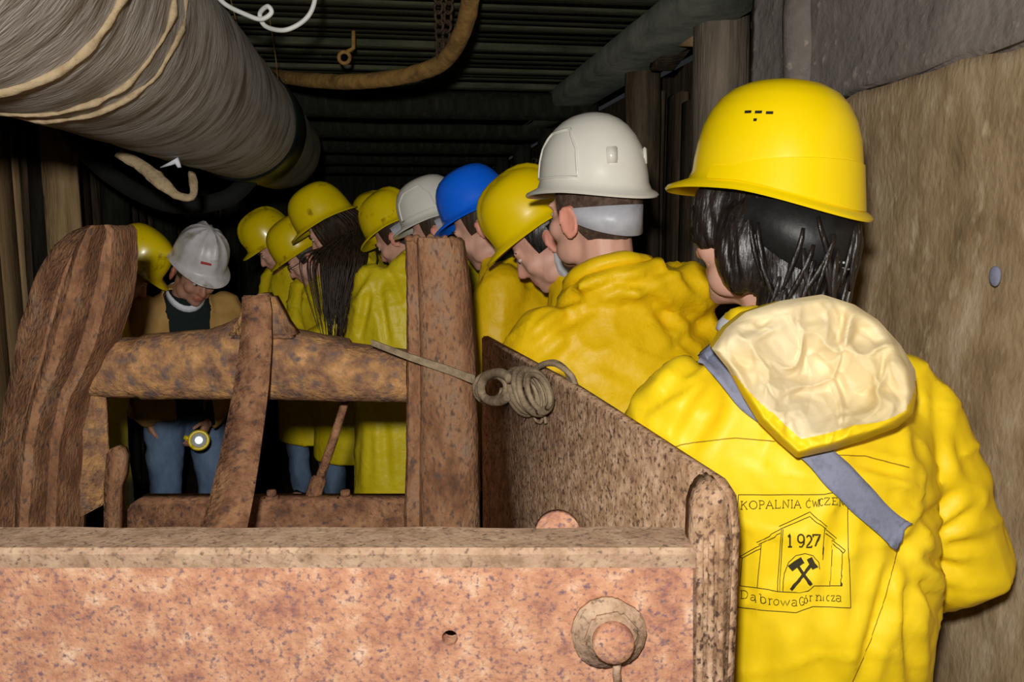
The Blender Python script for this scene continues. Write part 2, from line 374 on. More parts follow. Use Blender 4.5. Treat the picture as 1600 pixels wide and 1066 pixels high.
# ragged strip hanging below
mb = MB(); pts = [at(185, 240, 2.3), at(225, 262, 2.28), at(255, 288, 2.26), at(275, 303, 2.26), at(298, 308, 2.27), at(303, 290, 2.3), at(300, 268, 2.32)]
pts = spline(pts, 4); mb.tube(pts, [.012 + .009 * math.exp(-((j - 6) / 5) ** 2) for j in range(len(pts))], 8, .5); o = mb.build('torn_strip', 'duct_seam', None, smooth=True, rough=.006)
tag(o, 'torn brown strip of cloth dangling below the big duct', 'rag')
mb = MB(); mb.tube([at(250, 262, 2.25), at(266, 256, 2.24), at(276, 252, 2.24), at(280, 262, 2.24)], [.003, .006, .009, .005], 8); tag(mb.build('white_tuft', 'collar_white', None, smooth=True, rough=.005), 'small white tuft tied to the torn strip under the duct', 'rag')
mb = MB(); mb.tube(spline([at(100, 200, 3.5), at(170, 272, 3.45), at(260, 318, 3.4), at(350, 312, 3.4), at(400, 270, 3.5)], 6), .035, 12); tag(mb.build('sagging_hose', 'hose_black', None, smooth=True), 'dark hose sagging beneath the duct near left wall', 'hose')
# rusty hose and its chain under the ceiling
hp = spline([at(395, 112, 3.9), at(455, 122, 3.25), at(540, 128, 2.95), at(625, 120, 2.78), at(690, 98, 2.65), at(722, 50, 2.5), at(735, 0, 2.4), at(738, -60, 2.3)])
mb = MB(); mb.tube(hp, .026, 14); tag(mb.build('rusty_hose', 'hose', None, smooth=True, rough=.002), 'rusty brown hose curving along the plank ceiling', 'hose')
def chain(name, a, b, n, label, rr=.016, wire=.0045):
    t = empty(name, b)
    for i in range(n):
        c = a.lerp(b, (i + .5) / n); d = (b - a).normalized(); s1 = d.orthogonal().normalized()
        if i % 2: s1 = d.cross(s1)
        hl = (b - a).length / n * .62
        path = [c + d * math.sin(q) * hl + s1 * math.cos(q) * rr for q in [2 * math.pi * j / 14 for j in range(15)]]
        mb = MB(); mb.tube(path, wire, 6); mb.build('link', 'iron_dark', t, smooth=True, inv=Matrix.Translation(-b))
    return tag(t, label, 'chain', 'chains holding the hose')
chain('chain', at(683, -40, 2.62), at(688, 92, 2.63), 9, 'rusty chain holding up the brown hose, left of the pair')
chain('chain', at(705, -40, 2.60), at(694, 92, 2.63), 9, 'rusty chain holding up the brown hose, right of the pair')
t = empty('eye_bolt', at(545, 75, 3.1)); tag(t, 'small rusty eye bolt sticking out of the ceiling planks', 'bolt'); iv = Matrix.Translation(-t.location)
mb = MB(); c = at(538, 90, 3.1); mb.tube([c + LAT * .02 * math.cos(q) + UP * .02 * math.sin(q) for q in [2 * math.pi * j / 16 for j in range(17)]], .007, 8); mb.build('ring', 'hose', t, smooth=True, inv=iv)
mb = MB(); mb.tube([at(540, 82, 3.1), at(552, 76, 3.1), at(552, 20, 3.15)], .008, 8); mb.build('shank', 'hose', t, smooth=True, inv=iv)
wp = spline([at(325, -25, 2.0), at(350, 5, 2.0), at(385, 23, 2.0), at(408, 30, 2.0), at(424, 20, 2.0), at(418, 10, 2.0), at(406, 22, 2.02), at(415, 41, 2.02), at(445, 47, 2.0), at(475, 32, 2.0), at(490, 8, 2.0), at(494, -30, 2.0)])
mb = MB(); mb.tube(wp, .0055, 10); tag(mb.build('white_cable', 'cable_white', None, smooth=True), 'looped white cable hanging in front of the ceiling', 'cable')
for a, b, h_, lab in [((358, -10), (378, 84), 2.5, 'thin wire from ceiling to duct, left of the white cable loop'), ((420, 20), (437, 152), 3.3, 'thin wire from white cable loop down to the duct')]:
    a_ = on_plane(*a, V((0, 0, ZC + .02)), UP); b_ = at(*b, h_)
    mb = MB(); mb.tube([a_, a_.lerp(b_, .5) + LAT * .004, b_], .0018, 6); tag(mb.build('thin_wire', 'hose', None), lab, 'wire', 'thin wires above the duct')

# ================================================================== rusty machine
mach = empty('mining_machine', (at(500, 800, 1.3).x, at(500, 800, 1.3).y, 0)); tag(mach, 'rusty steel mining machine frame with posts and crossbeam in the foreground', 'machine')
MI = Matrix.Translation(-mach.location)
HF = .85
# front beam: angle section
z0 = at(600, 857, HF).z
xa, xb = (at(-300, 857, HF) - at(600, 857, HF)).dot(LAT), (at(1092, 857, HF) - at(600, 857, HF)).dot(LAT)
org = at(600, 857, HF)
def loc(l, f, z): return V((org.x, org.y, 0)) + LAT * l + FWD * f + UP * z
mb = MB(); mb.prism([loc(xa, 0, z0 - .008), loc(xb, 0, z0 - .008), loc(xb, 0, z0 - .42), loc(xa, 0, z0 - .42)], FWD * .022)
fb = mb.build('front_beam', 'rust_pale', mach, inv=MI)
mb = MB(); c = at(703, 997, HF); mb.tube([c - FWD * .05, c + FWD * .1], .0088, 14)
ho = mb.build('cut', None)
ho.location = mach.location * 0 - mach.location; bpy.context.view_layer.update()
md = fb.modifiers.new('b', 'BOOLEAN'); md.object = ho; md.operation = 'DIFFERENCE'
fb_parent = fb.parent; fb.parent = None; bpy.context.view_layer.update()
dg = bpy.context.evaluated_depsgraph_get(); nm = bpy.data.meshes.new_from_object(fb.evaluated_get(dg)); fb.modifiers.clear(); fb.data = nm; fb.parent = mach
bpy.data.objects.remove(ho)
mb = MB(); n = 60                      # top flange, worn uneven edge
rings = []
for i in range(n + 1):
    l = xa + (xb - xa) * i / n; e = .004 * noise.noise(V((l * 14, 0, 0))); k = .003 * noise.noise(V((l * 9, 4, 0)))
    rings.append([loc(l, -.002 + e * .6, z0 - .006), loc(l, .002, z0), loc(l, .062 + e, z0 + k), loc(l, .067 + e, z0 - .006 + k), loc(l, .066, z0 - .022), loc(l, 0, z0 - .022)])
mb.loft(rings); mb.build('top_flange', 'rust_flange', mach, inv=MI, smooth=False)
# big nut on a chipped washer
c = at(950, 985, HF - .004); mb = MB(); pts = []
for j in range(18):
    a = 2 * math.pi * j / 18; r = .0405 * (1 + .05 * noise.noise(V((math.cos(a) * 2, math.sin(a) * 2, 5)))); r *= .93 if j in (3, 14) else 1
    pts.append(c + LAT * r * math.cos(a) + UP * r * math.sin(a))
mb.prism(pts, -FWD * .012); mb.build('washer', 'rust_flange', mach, inv=MI, bevel=.003)
c2 = at(955, 992, HF - .014); mb = MB()
mb.prism([c2 + LAT * .031 * math.cos(a) + UP * .031 * math.sin(a) for a in [math.pi / 3 * j + .2 for j in range(6)]], -FWD * .012); mb.build('hex_nut', 'rust_flange', mach, inv=MI, bevel=.004)
mb = MB(); mb.loft([[c2 - FWD * f + (LAT * math.cos(a) + UP * math.sin(a)) * r for a in [2 * math.pi * j / 20 for j in range(20)]] for f, r in [(.0, .022), (.022, .022), (.027, .019), (.029, .01)]])
mb.build('bolt_end', 'rust_pale', mach, inv=MI, smooth=True, rough=.001)
mb = MB(); mb.tube([at(965, 1030, HF - .02), at(963, 1050, HF - .016), at(967, 1085, HF - .012)], .0045, 8); mb.build('split_pin', 'rust_flange', mach, inv=MI, smooth=True)
# disc just behind the beam
mb = MB(); c = at(872, 838, HF + .09); mb.tube([c, c + FWD * .02], .027, 24); mb.build('rivet_disc', 'rust_pale', mach, inv=MI, bevel=.003)
# side plate receding from the beam's right end to the right post
A, B = at(1138, 800, HF + .01), at(748, 600, 1.60)
A.z = B.z = 0; pn = (B - A).cross(UP).normalized()
if pn.x < 0: pn = -pn
def sp(px, py): return on_plane(px, py, A, pn)
top = [(1140, 830), (1134, 775), (1118, 750), (1060, 712), (1000, 672), (895, 604), (830, 568), (752, 525)]
tp = [sp(*q) for q in top]
poly = tp + [V((tp[-1].x, tp[-1].y, .55)), V((tp[0].x, tp[0].y, .55))]
mb = MB(); mb.prism(poly, pn * .016); mb.build('side_plate', 'rust_plate', mach, inv=MI, bevel=.003)
# vertical corner angle at the plate's near edge
fr = [(1084, 1150), (1084, 900), (1084, 848), (1086, 800), (1094, 774), (1112, 757), (1126, 758), (1138, 778), (1143, 805), (1146, 850), (1142, 960), (1134, 1150)]
mb = MB(); mb.prism([at(x, y, HF - .004) for x, y in fr], FWD * .05); mb.build('corner_angle', 'rust_plate', mach, inv=MI, bevel=.004)
for x0, x1 in ((1094, 1092), (1112, 1108), (1128, 1122)):
    mb = MB(); mb.tube([at(x0 + (x1 - x0) * k / 8 + 1.5 * noise.noise(V((k * .8, x0, 0))), 835 + 300 * k / 8, HF - .004) for k in range(9)], .0042, 8); mb.build('weld_ridge', 'rust_plate', mach, inv=MI, smooth=True, rough=.0012)
# right post: pressed channel
HP = 1.62
def sect(y, xl, xr, prof, h):
    return [at(xl + (xr - xl) * u, y, h) + FWD * d for u, d in prof]
prof = [(0, .10), (0, .02), (.04, .012), (.2, .012), (.27, -.012), (.36, -.016), (.55, -.022), (.78, -.018), (.93, -.006), (1, .012), (1, .10)]
mb = MB(); rows = [(372, 634, 716), (378, 631, 722), (420, 632, 728), (480, 633, 734), (560, 634, 741), (660, 633, 745), (760, 631, 747), (830, 630, 748), (1000, 628, 750)]
mb.loft([sect(y, a, b, prof, HP) for y, a, b in rows]); o = mb.build('post', 'rust_post', mach, inv=MI, smooth=True, sub=.03, rough=.0025)
smooth_angle(o, 50)
for k in range(7):
    mb = MB(); c = at(640 + k * 11, 374 + (k % 3), HP + .02); mb.ellipsoid(c, (.009, .012, .007 + .004 * (k % 2))); mb.build('rust_lump', 'rust_post', mach, inv=MI, smooth=True, rough=.002)
# left post: bowed arch section with ridges
prof = [(0, .10), (0, .03), (.05, -.01), (.22, -.022), (.27, .024), (.42, .03), (.47, -.024), (.58, -.034), (.68, -.026), (.72, .024), (.86, .03), (.90, -.008), (.97, -.004), (1, .03), (1, .10)]
rows = [(352, 138, 170), (360, 112, 177), (385, 82, 179), (420, 60, 178), (470, 40, 172), (530, 24, 156), (585, 14, 134), (620, 6, 114), (690, -6, 98), (760, -14, 94), (830, -22, 92), (1000, -35, 88)]
mb = MB(); mb.loft([sect(y, a, b, prof, 1.58) for y, a, b in rows]); o = mb.build('arched_post', 'rust_post', mach, inv=MI, smooth=True, sub=.03, rough=.003); smooth_angle(o, 50)
mb = MB(); mb.prism([at(x, y, 1.66) for x, y in [(85, 640), (128, 560), (158, 490), (152, 545), (162, 620), (166, 700), (168, 750), (160, 790), (92, 826), (80, 900)]], FWD * .02); mb.build('gusset_plate', 'rust_orange', mach, inv=MI, bevel=.003)
mb = MB(); mb.prism([at(x, y, 1.60) for x, y in [(160, 900), (160, 760), (164, 712), (172, 700), (184, 702), (191, 716), (190, 745), (183, 765), (182, 900)]], FWD * .04); mb.build('short_bar', 'rust_post', mach, inv=MI, bevel=.005)
# crossbeam: forged bar
HB = 1.70
rows = [(135, 532, 618), (226, 527, 620), (229, 522, 623), (330, 514, 622), (372, 498, 622), (420, 498, 623), (465, 515, 624), (543, 531, 626), (547, 537, 625), (640, 548, 626)]
mb = MB(); rings = []
for x, a, b2 in rows:
    p, q = at(x, a, HB), at(x, b2, HB); c = (p + q) / 2; hz = (p.z - q.z) / 2; ring = []
    for j in range(24):
        an = 2 * math.pi * j / 24; ca_, sa = math.cos(an), math.sin(an)
        ring.append(c + FWD * .066 * math.copysign(abs(ca_) ** .75, ca_) + UP * hz * math.copysign(abs(sa) ** .75, sa))
    rings.append(ring)
mb.loft(rings); mb.build('crossbeam', 'rust_orange', mach, inv=MI, smooth=True, sub=.04, rough=.003)
mb = MB(); mb.prism([at(x, y, HB - .075) for x, y in [(352, 530), (372, 498), (380, 470), (395, 460), (420, 460), (432, 480), (445, 505), (462, 530)]], FWD * .06); mb.build('lug', 'rust_orange', mach, inv=MI, bevel=.008, rough=.002)
# curved flat strap in front of the crossbeam
path = spline([(399, 462, 44, 1.60), (399, 500, 46, 1.60), (394, 560, 50, 1.58), (386, 630, 56, 1.53), (372, 720, 62, 1.45), (352, 822, 70, 1.36), (330, 930, 78, 1.28)], 5) if False else None
rows = [(398, 462, 42, 1.60), (400, 485, 46, 1.60), (398, 540, 50, 1.59), (392, 600, 54, 1.56), (384, 650, 58, 1.53), (372, 720, 63, 1.47), (361, 775, 68, 1.42), (349, 825, 72, 1.37), (330, 900, 78, 1.3)]
mb = MB(); mb.loft([[at(x - wd / 2, y, h), at(x + wd / 2, y, h), at(x + wd / 2, y, h) + FWD * .014, at(x - wd / 2, y, h) + FWD * .014] for x, y, wd, h in rows]); o = mb.build('curved_strap', 'rust_brown', mach, inv=MI, bevel=.003)
# low rear beam with bolts and rod
mb = MB(); mb.prism([at(x, y, 1.74) for x, y in [(196, 800), (204, 787), (214, 784), (634, 784), (640, 900), (190, 900)]], FWD * .06); mb.build('rear_beam', 'rust_brown', mach, inv=MI, bevel=.005)
for x in (425, 540):
    mb = MB(); c = at(x, 790, 1.76); mb.tube([c - UP * .01, c + UP * .022], .02, 6); mb.build('bolt_head', 'rust_brown', mach, inv=MI, bevel=.004)
    mb = MB(); mb.tube([c + UP * .02, c + UP * .036], .011, 10); mb.build('bolt_tip', 'rust_brown', mach, inv=MI, bevel=.002)
mb = MB(); mb.tube([at(545, 610, 1.80), at(520, 690, 1.80), at(497, 755, 1.80)], [.008, .010, .011], 10); mb.build('tie_rod', 'rust_brown', mach, inv=MI, smooth=True)
mb = MB(); mb.tube([at(499, 745, 1.80), at(487, 785, 1.79)], [.018, .02], 8); mb.build('rod_end', 'rust_brown', mach, inv=MI, bevel=.004)
# lower frame that carries the machine on the floor (below the picture)
mb = MB(); a, b2 = loc(xa + .05, .05, 0), loc(xb - .05, .05, 0); mb.prism([a, b2 - LAT * .05, b2 + FWD * .7 - LAT * .22, a + FWD * .9], UP * .62); mb.build('lower_frame', 'rust_brown', mach, inv=MI, bevel=.01)
for x, h in ((690, HP + .05), (40, 1.64)):
    p = at(x, 900, h); mb = MB(); mb.box((p.x, p.y, .5), (.12, .07, 1.0)); mb.build('post_foot', 'rust_brown', mach, inv=MI, bevel=.01)
p0, p1 = loc(xb + .02, .03, 0), tp[-1]; mb = MB(); mb.box((p0.x, p0.y, .45), (.03, .05, .9)); mb.build('corner_foot', 'rust_brown', mach, inv=MI)
p0 = loc(xa + .1, .03, 0); mb = MB(); mb.box((p0.x, p0.y, .45), (.08, .05, .9)); mb.build('corner_foot', 'rust_brown', mach, inv=MI)

# rope and its coils over the plate edge
rp = empty('wire_rope', sp(800, 620)); tag(rp, 'frayed grey wire rope coiled over the edge of the rusty side plate', 'rope'); RI = Matrix.Translation(-rp.location)
mb = MB(); a = [(580, 534, 1.60), (640, 556, 1.585), (700, 575, 1.58), (742, 590, 1.56)]
mb.loft([[at(x, y - 3, h), at(x, y + 6 + (x - 580) * .03, h), at(x, y + 6 + (x - 580) * .03, h) + FWD * .006, at(x, y - 3, h) + FWD * .006] for x, y, h in a]); mb.build('flat_tail', 'rope', rp, inv=RI)
def sph(px, py): return (sp(px, py) - CAM).dot(FWD)
def coil(cx, cy, rx, ry, turns, adv, ph, h0, dh, rad, name, tilt=0, mt='rope'):
    pts = []
    n = int(28 * turns)
    for j in range(n + 1):
        a_ = 2 * math.pi * j / 28 + ph; u = j / n; wob = 1 + .06 * math.sin(j * .37)
        X, Y = rx * wob * math.cos(a_), ry * wob * math.sin(a_)
        qx, qy = cx + adv * u + X * math.cos(tilt) - Y * math.sin(tilt), cy + X * math.sin(tilt) + Y * math.cos(tilt)
        pts.append(at(qx, qy, min(1.57, sph(max(qx, 752), qy)) - h0 - dh * u + .010 * math.sin(a_)))
    mb = MB(); mb.tube(pts, rad, 8); return mb.build(name, mt, rp, smooth=True, inv=RI, rough=.0008)
coil(764, 606, 24, 20, 1.6, 10, .2, .03, .02, .0085, 'coil_loop')
coil(775, 605, 25, 22, .85, 0, .6, .06, .0, .0085, 'coil_loop')
coil(812, 612, 20, 36, 4.2, 26, 1, .03, .03, .0058, 'coil_loop', -.45)
coil(838, 612, 14, 30, 2.2, 4, .3, .05, .02, .0045, 'coil_loop', -.4)
for k in range(9):                    # strands laid over the top edge
    u = k / 8; mb = MB()
    mb.tube(spline([at(x, y, sph(x, min(y, 640)) - o_) for x, y, o_ in [(818 + 10 * u, 604 - 22 * u, .02), (836 + 14 * u, 577 - 8 * u, .02), (862 + 8 * u, 566 + 4 * u, .01), (884 + 8 * u, 578 + 8 * u, -.012), (894 + 6 * u, 606 - 2 * u, -.03)]], 5), .0046, 7); mb.build('strand', 'rope', rp, smooth=True, inv=RI)
mb = MB(); mb.tube(spline([at(x, y, sph(x, y) - .02) for x, y in [(846, 628), (836, 642), (836, 655), (845, 660), (850, 648), (853, 662)]], 5), .0026, 7); mb.build('frayed_end', 'rope', rp, smooth=True, inv=RI)

# ================================================================== people
def capsule(mb, p0, p1, r0, r1, n=14):
    mb.tube([V(p0), V(p0).lerp(V(p1), .5), V(p1)], [r0, (r0 + r1) / 2, r1], n, round_ends=True)
def hand(mb, wpos, d, nrm, side, s=1, curl=.7):
    """palm and five fingers; d = along the hand, nrm = palm side"""
    d = d.normalized(); nrm = (nrm - d * nrm.dot(d)).normalized(); sx = d.cross(nrm) * side
    M = Matrix((sx, nrm, d)).transposed()
    mb.ellipsoid(wpos + d * .05 * s, (.042 * s, .017 * s, .055 * s), M)
    for k, (off, ln) in enumerate([(.030, .070), (.010, .080), (-.011, .075), (-.030, .058)]):
        p = wpos + d * .088 * s + sx * off * s; c = curl; q = p
        dirs = [d * math.cos(c * f) + nrm * math.sin(c * f) for f in (.5, 1.3, 2.0)]
        r = .0092 * s
        for dd, fr_ in zip(dirs, (.45, .32, .23)):
            e = q + dd * ln * fr_ * s; capsule(mb, q, e, r, r * .92, 8); q = e; r *= .92
    p = wpos + d * .03 * s + sx * .034 * s; e = p + (sx * .6 + d * .7 + nrm * .35).normalized() * .04 * s; e2 = e + (d + nrm * .5).normalized() * .03 * s
    capsule(mb, p, e, .012 * s, .010 * s, 8); capsule(mb, e, e2, .010 * s, .0088 * s, 8)

def helmet(kind, mt, parent, HM, style):
    """shell with brim and peak, built in the head frame HM (root space)"""
    ax, ay, hz = style.get('size', (.102, .122, .150)); n = 64; zb = style.get('zb', .050)
    prof = [(0, 1.0), (.10, .995), (.22, .985), (.38, .955), (.54, .895), (.68, .80), (.80, .675), (.89, .53), (.955, .36), (.99, .18), (1.0, .03)]
    if not style.get('pointy'): prof = [(0, 1.0), (.10, .997), (.22, .99), (.38, .968), (.54, .925), (.68, .855), (.80, .755), (.89, .63), (.955, .455), (.99, .24), (1.0, .04)]
    rings = []
    dipb = style.get('dip', .022)
    def brimz(a): return zb - dipb * max(0, -math.cos(a)) ** 1.5 + .006 * max(0, math.cos(a))
    def pt(a, zf, rf, ex=0):
        x = ax * rf * math.sin(a) + ex * math.sin(a); y = ay * rf * math.cos(a) + ex * math.cos(a)
        b0 = brimz(a); return V((x, y, b0 + (zb + hz - b0) * zf))
    def flare(a):
        f = .013 + style.get('peak', .031) * max(0, math.cos(a)) ** 3 + style.get('back', .004) * max(0, -math.cos(a)) ** 2
        return f
    A = [2 * math.pi * j / n for j in range(n)]
    # inner lip, brim edge, brim root, dome
    rings.append([pt(a, 0, .90) + V((0, 0, .012)) for a in A])
    rings.append([pt(a, 0, .96) + V((0, 0, -.002)) for a in A])
    rings.append([pt(a, 0, 1, flare(a)) + V((0, 0, -.010 - .25 * (flare(a) - .013))) for a in A])
    rings.append([pt(a, 0, 1, flare(a) + .002) + V((0, 0, -.007 - .25 * (flare(a) - .013))) for a in A])
    rings.append([pt(a, 0, 1, flare(a) - .001) + V((0, 0, -.003 - .22 * (flare(a) - .013))) for a in A])
    rings.append([pt(a, .02, 1, .004) for a in A])
    for zf, rf in prof[1:]:
        row = []
        for a in A:
            p = pt(a, zf, rf); r2 = 0
            if style.get('ridge'):                        # raised central ridge
                if abs(p.x) < .022 and zf > .3: r2 = .006 * (1 - abs(p.x) / .022) ** .5
            if style.get('flutes') and zf > .2: r2 += .004 * max(0, math.cos(a * 10)) * (1 if .2 < zf < .97 else 0)
            row.append(p * (1 + r2 / .13))
        rings.append(row)
    mb = MB(); mb.v = []; mb.loft(rings, caps=False); o0 = len(mb.v); mb.f.append(tuple(o0 - n + j for j in range(n)))
    mb.v = [HM @ p for p in mb.v]
    sh = mb.build('helmet', mt, parent, smooth=True); smooth_angle(sh, 60)
    tag(sh, style.get('label', kind))
    if style.get('band'):                                   # thicker step band round the back
        mb = MB(); rr = []
        for zf_, ex in ((.0, -.002), (.02, .0042), (.97, .0036), (1.0, -.002)):
            row = []
            for j in range(41):
                a = R(72) + R(216) * j / 40; top_ = .14 + .24 * max(0, -math.cos(a)) ** .8
                z = top_ * zf_; rf = 1 - .045 * (z / .38) ** 1.5 if z > .1 else 1 - .004 * z
                row.append(HM @ pt(a, max(z, .015), rf, ex + (.004 if zf_ == .02 else 0)))
            rr.append(row)
        mb.loft(rr, caps=False, closed=False); b_ = mb.build('rear_band', mt, sh, smooth=True); smooth_angle(b_, 50)
    if style.get('panels'):                                # raised lines of the side panels
        for sd in (-1, 1):
            for poly in ([(40, .14), (44, .55), (62, .74), (100, .76), (112, .5), (114, .14)], ):
                path = []
                for (a0, z0_), (a1, z1_) in zip(poly, poly[1:] + poly[:1]):
                    for k in range(6):
                        a = R(a0 + (a1 - a0) * k / 6) * sd; z = z0_ + (z1_ - z0_) * k / 6
                        rf = 1
                        for (q0, q1), (q2, q3) in zip(prof, prof[1:]):
                            if q0 <= z <= q2: rf = q1 + (q3 - q1) * (z - q0) / (q2 - q0)
                        path.append(HM @ pt(a, z, rf, .0005))
                mb = MB(); mb.tube(path + [path[0]], .0028, 6); mb.build('panel_rib', mt, sh, smooth=True)
        a = R(150); mb = MB(); c = HM @ pt(a, .42, .95, .0); M3 = HM.to_3x3() @ Matrix.Rotation(-a, 3, 'Z'); mb.box(c, (.022, .006, .034), M3); mb.build('socket_pad', mt, sh, bevel=.002)
        a = R(-150); mb = MB(); c = HM @ pt(a, .42, .95, .0); M3 = HM.to_3x3() @ Matrix.Rotation(-a, 3, 'Z'); mb.box(c, (.022, .006, .034), M3); mb.build('socket_pad', mt, sh, bevel=.002)
    if style.get('vents'):
        for sd in (-1, 1):
            for k, (da, z) in enumerate([(-8, .62), (0, .62), (8, .62), (-1, .55)]):
                a = sd * R(100 + da); rf = .888 if z > .6 else .921
                c = HM @ pt(a, z, rf, -.0005); M3 = HM.to_3x3() @ Matrix.Rotation(-a, 3, 'Z'); mb = MB()
                mb.box(c, (.009 if k < 3 else .004, .004, .0035), M3); mb.build('vent_slot', 'vent_dark', sh)
    hb = style.get('harness')
    if hb:
        mb = MB(); r1 = []; r2 = []
        lo_, hi_ = style.get('hz', (-.045, .03))
        for j in range(33):
            a = R(100) + R(160) * j / 32; k = max(0, -math.cos(a)); q = style.get('hq', 1.03)
            for zz, row, ex in ((hi_, r1, 0), (lo_ * (k ** .7) + hi_ * (1 - k ** .7) - .012, r2, -.004 * k)):
                row.append((V(((.083 + ex) * q * math.sin(a), (.106 + ex) * q * math.cos(a), zz)), V((math.sin(a), math.cos(a), 0))))
        ringsh = [[HM @ p for p, _ in r1], [HM @ (p + d * .003) for p, d in r1], [HM @ (p + d * .003) for p, d in r2], [HM @ p for p, _ in r2]]
        mb.loft(ringsh, caps=False, closed=False); mb.loft([ringsh[3], ringsh[0]], caps=False, closed=False); mb.build('headband', hb, sh, smooth=True)
        if style.get('holes'):
            for k in range(5):
                for zz in (-.036, -.028):
                    a = R(180 + 12 - 6 * k); q_ = style.get('hq', 1.03); p = HM @ V((.0835 * q_ * math.sin(a), .1065 * q_ * math.cos(a), zz - .016)); mb = MB(); mb.ellipsoid(p, (.0018,) * 3, nu=8, nv=5); mb.build('adjuster_hole', 'harness_grey', sh)
    if style.get('sticker'):
        mb = MB(); c = HM @ pt(0, .35, .965, .003); M3 = HM.to_3x3() @ Matrix.Rotation(.55, 3, 'X')
        a = R(16); mb.box(HM @ pt(a, .42, .93, .0035), (.05, .005, .009), HM.to_3x3() @ Matrix.Rotation(-a, 3, 'Z') @ Matrix.Rotation(.25, 3, 'X')); mb.build('red_sticker', 'print_red', sh)
    return sh

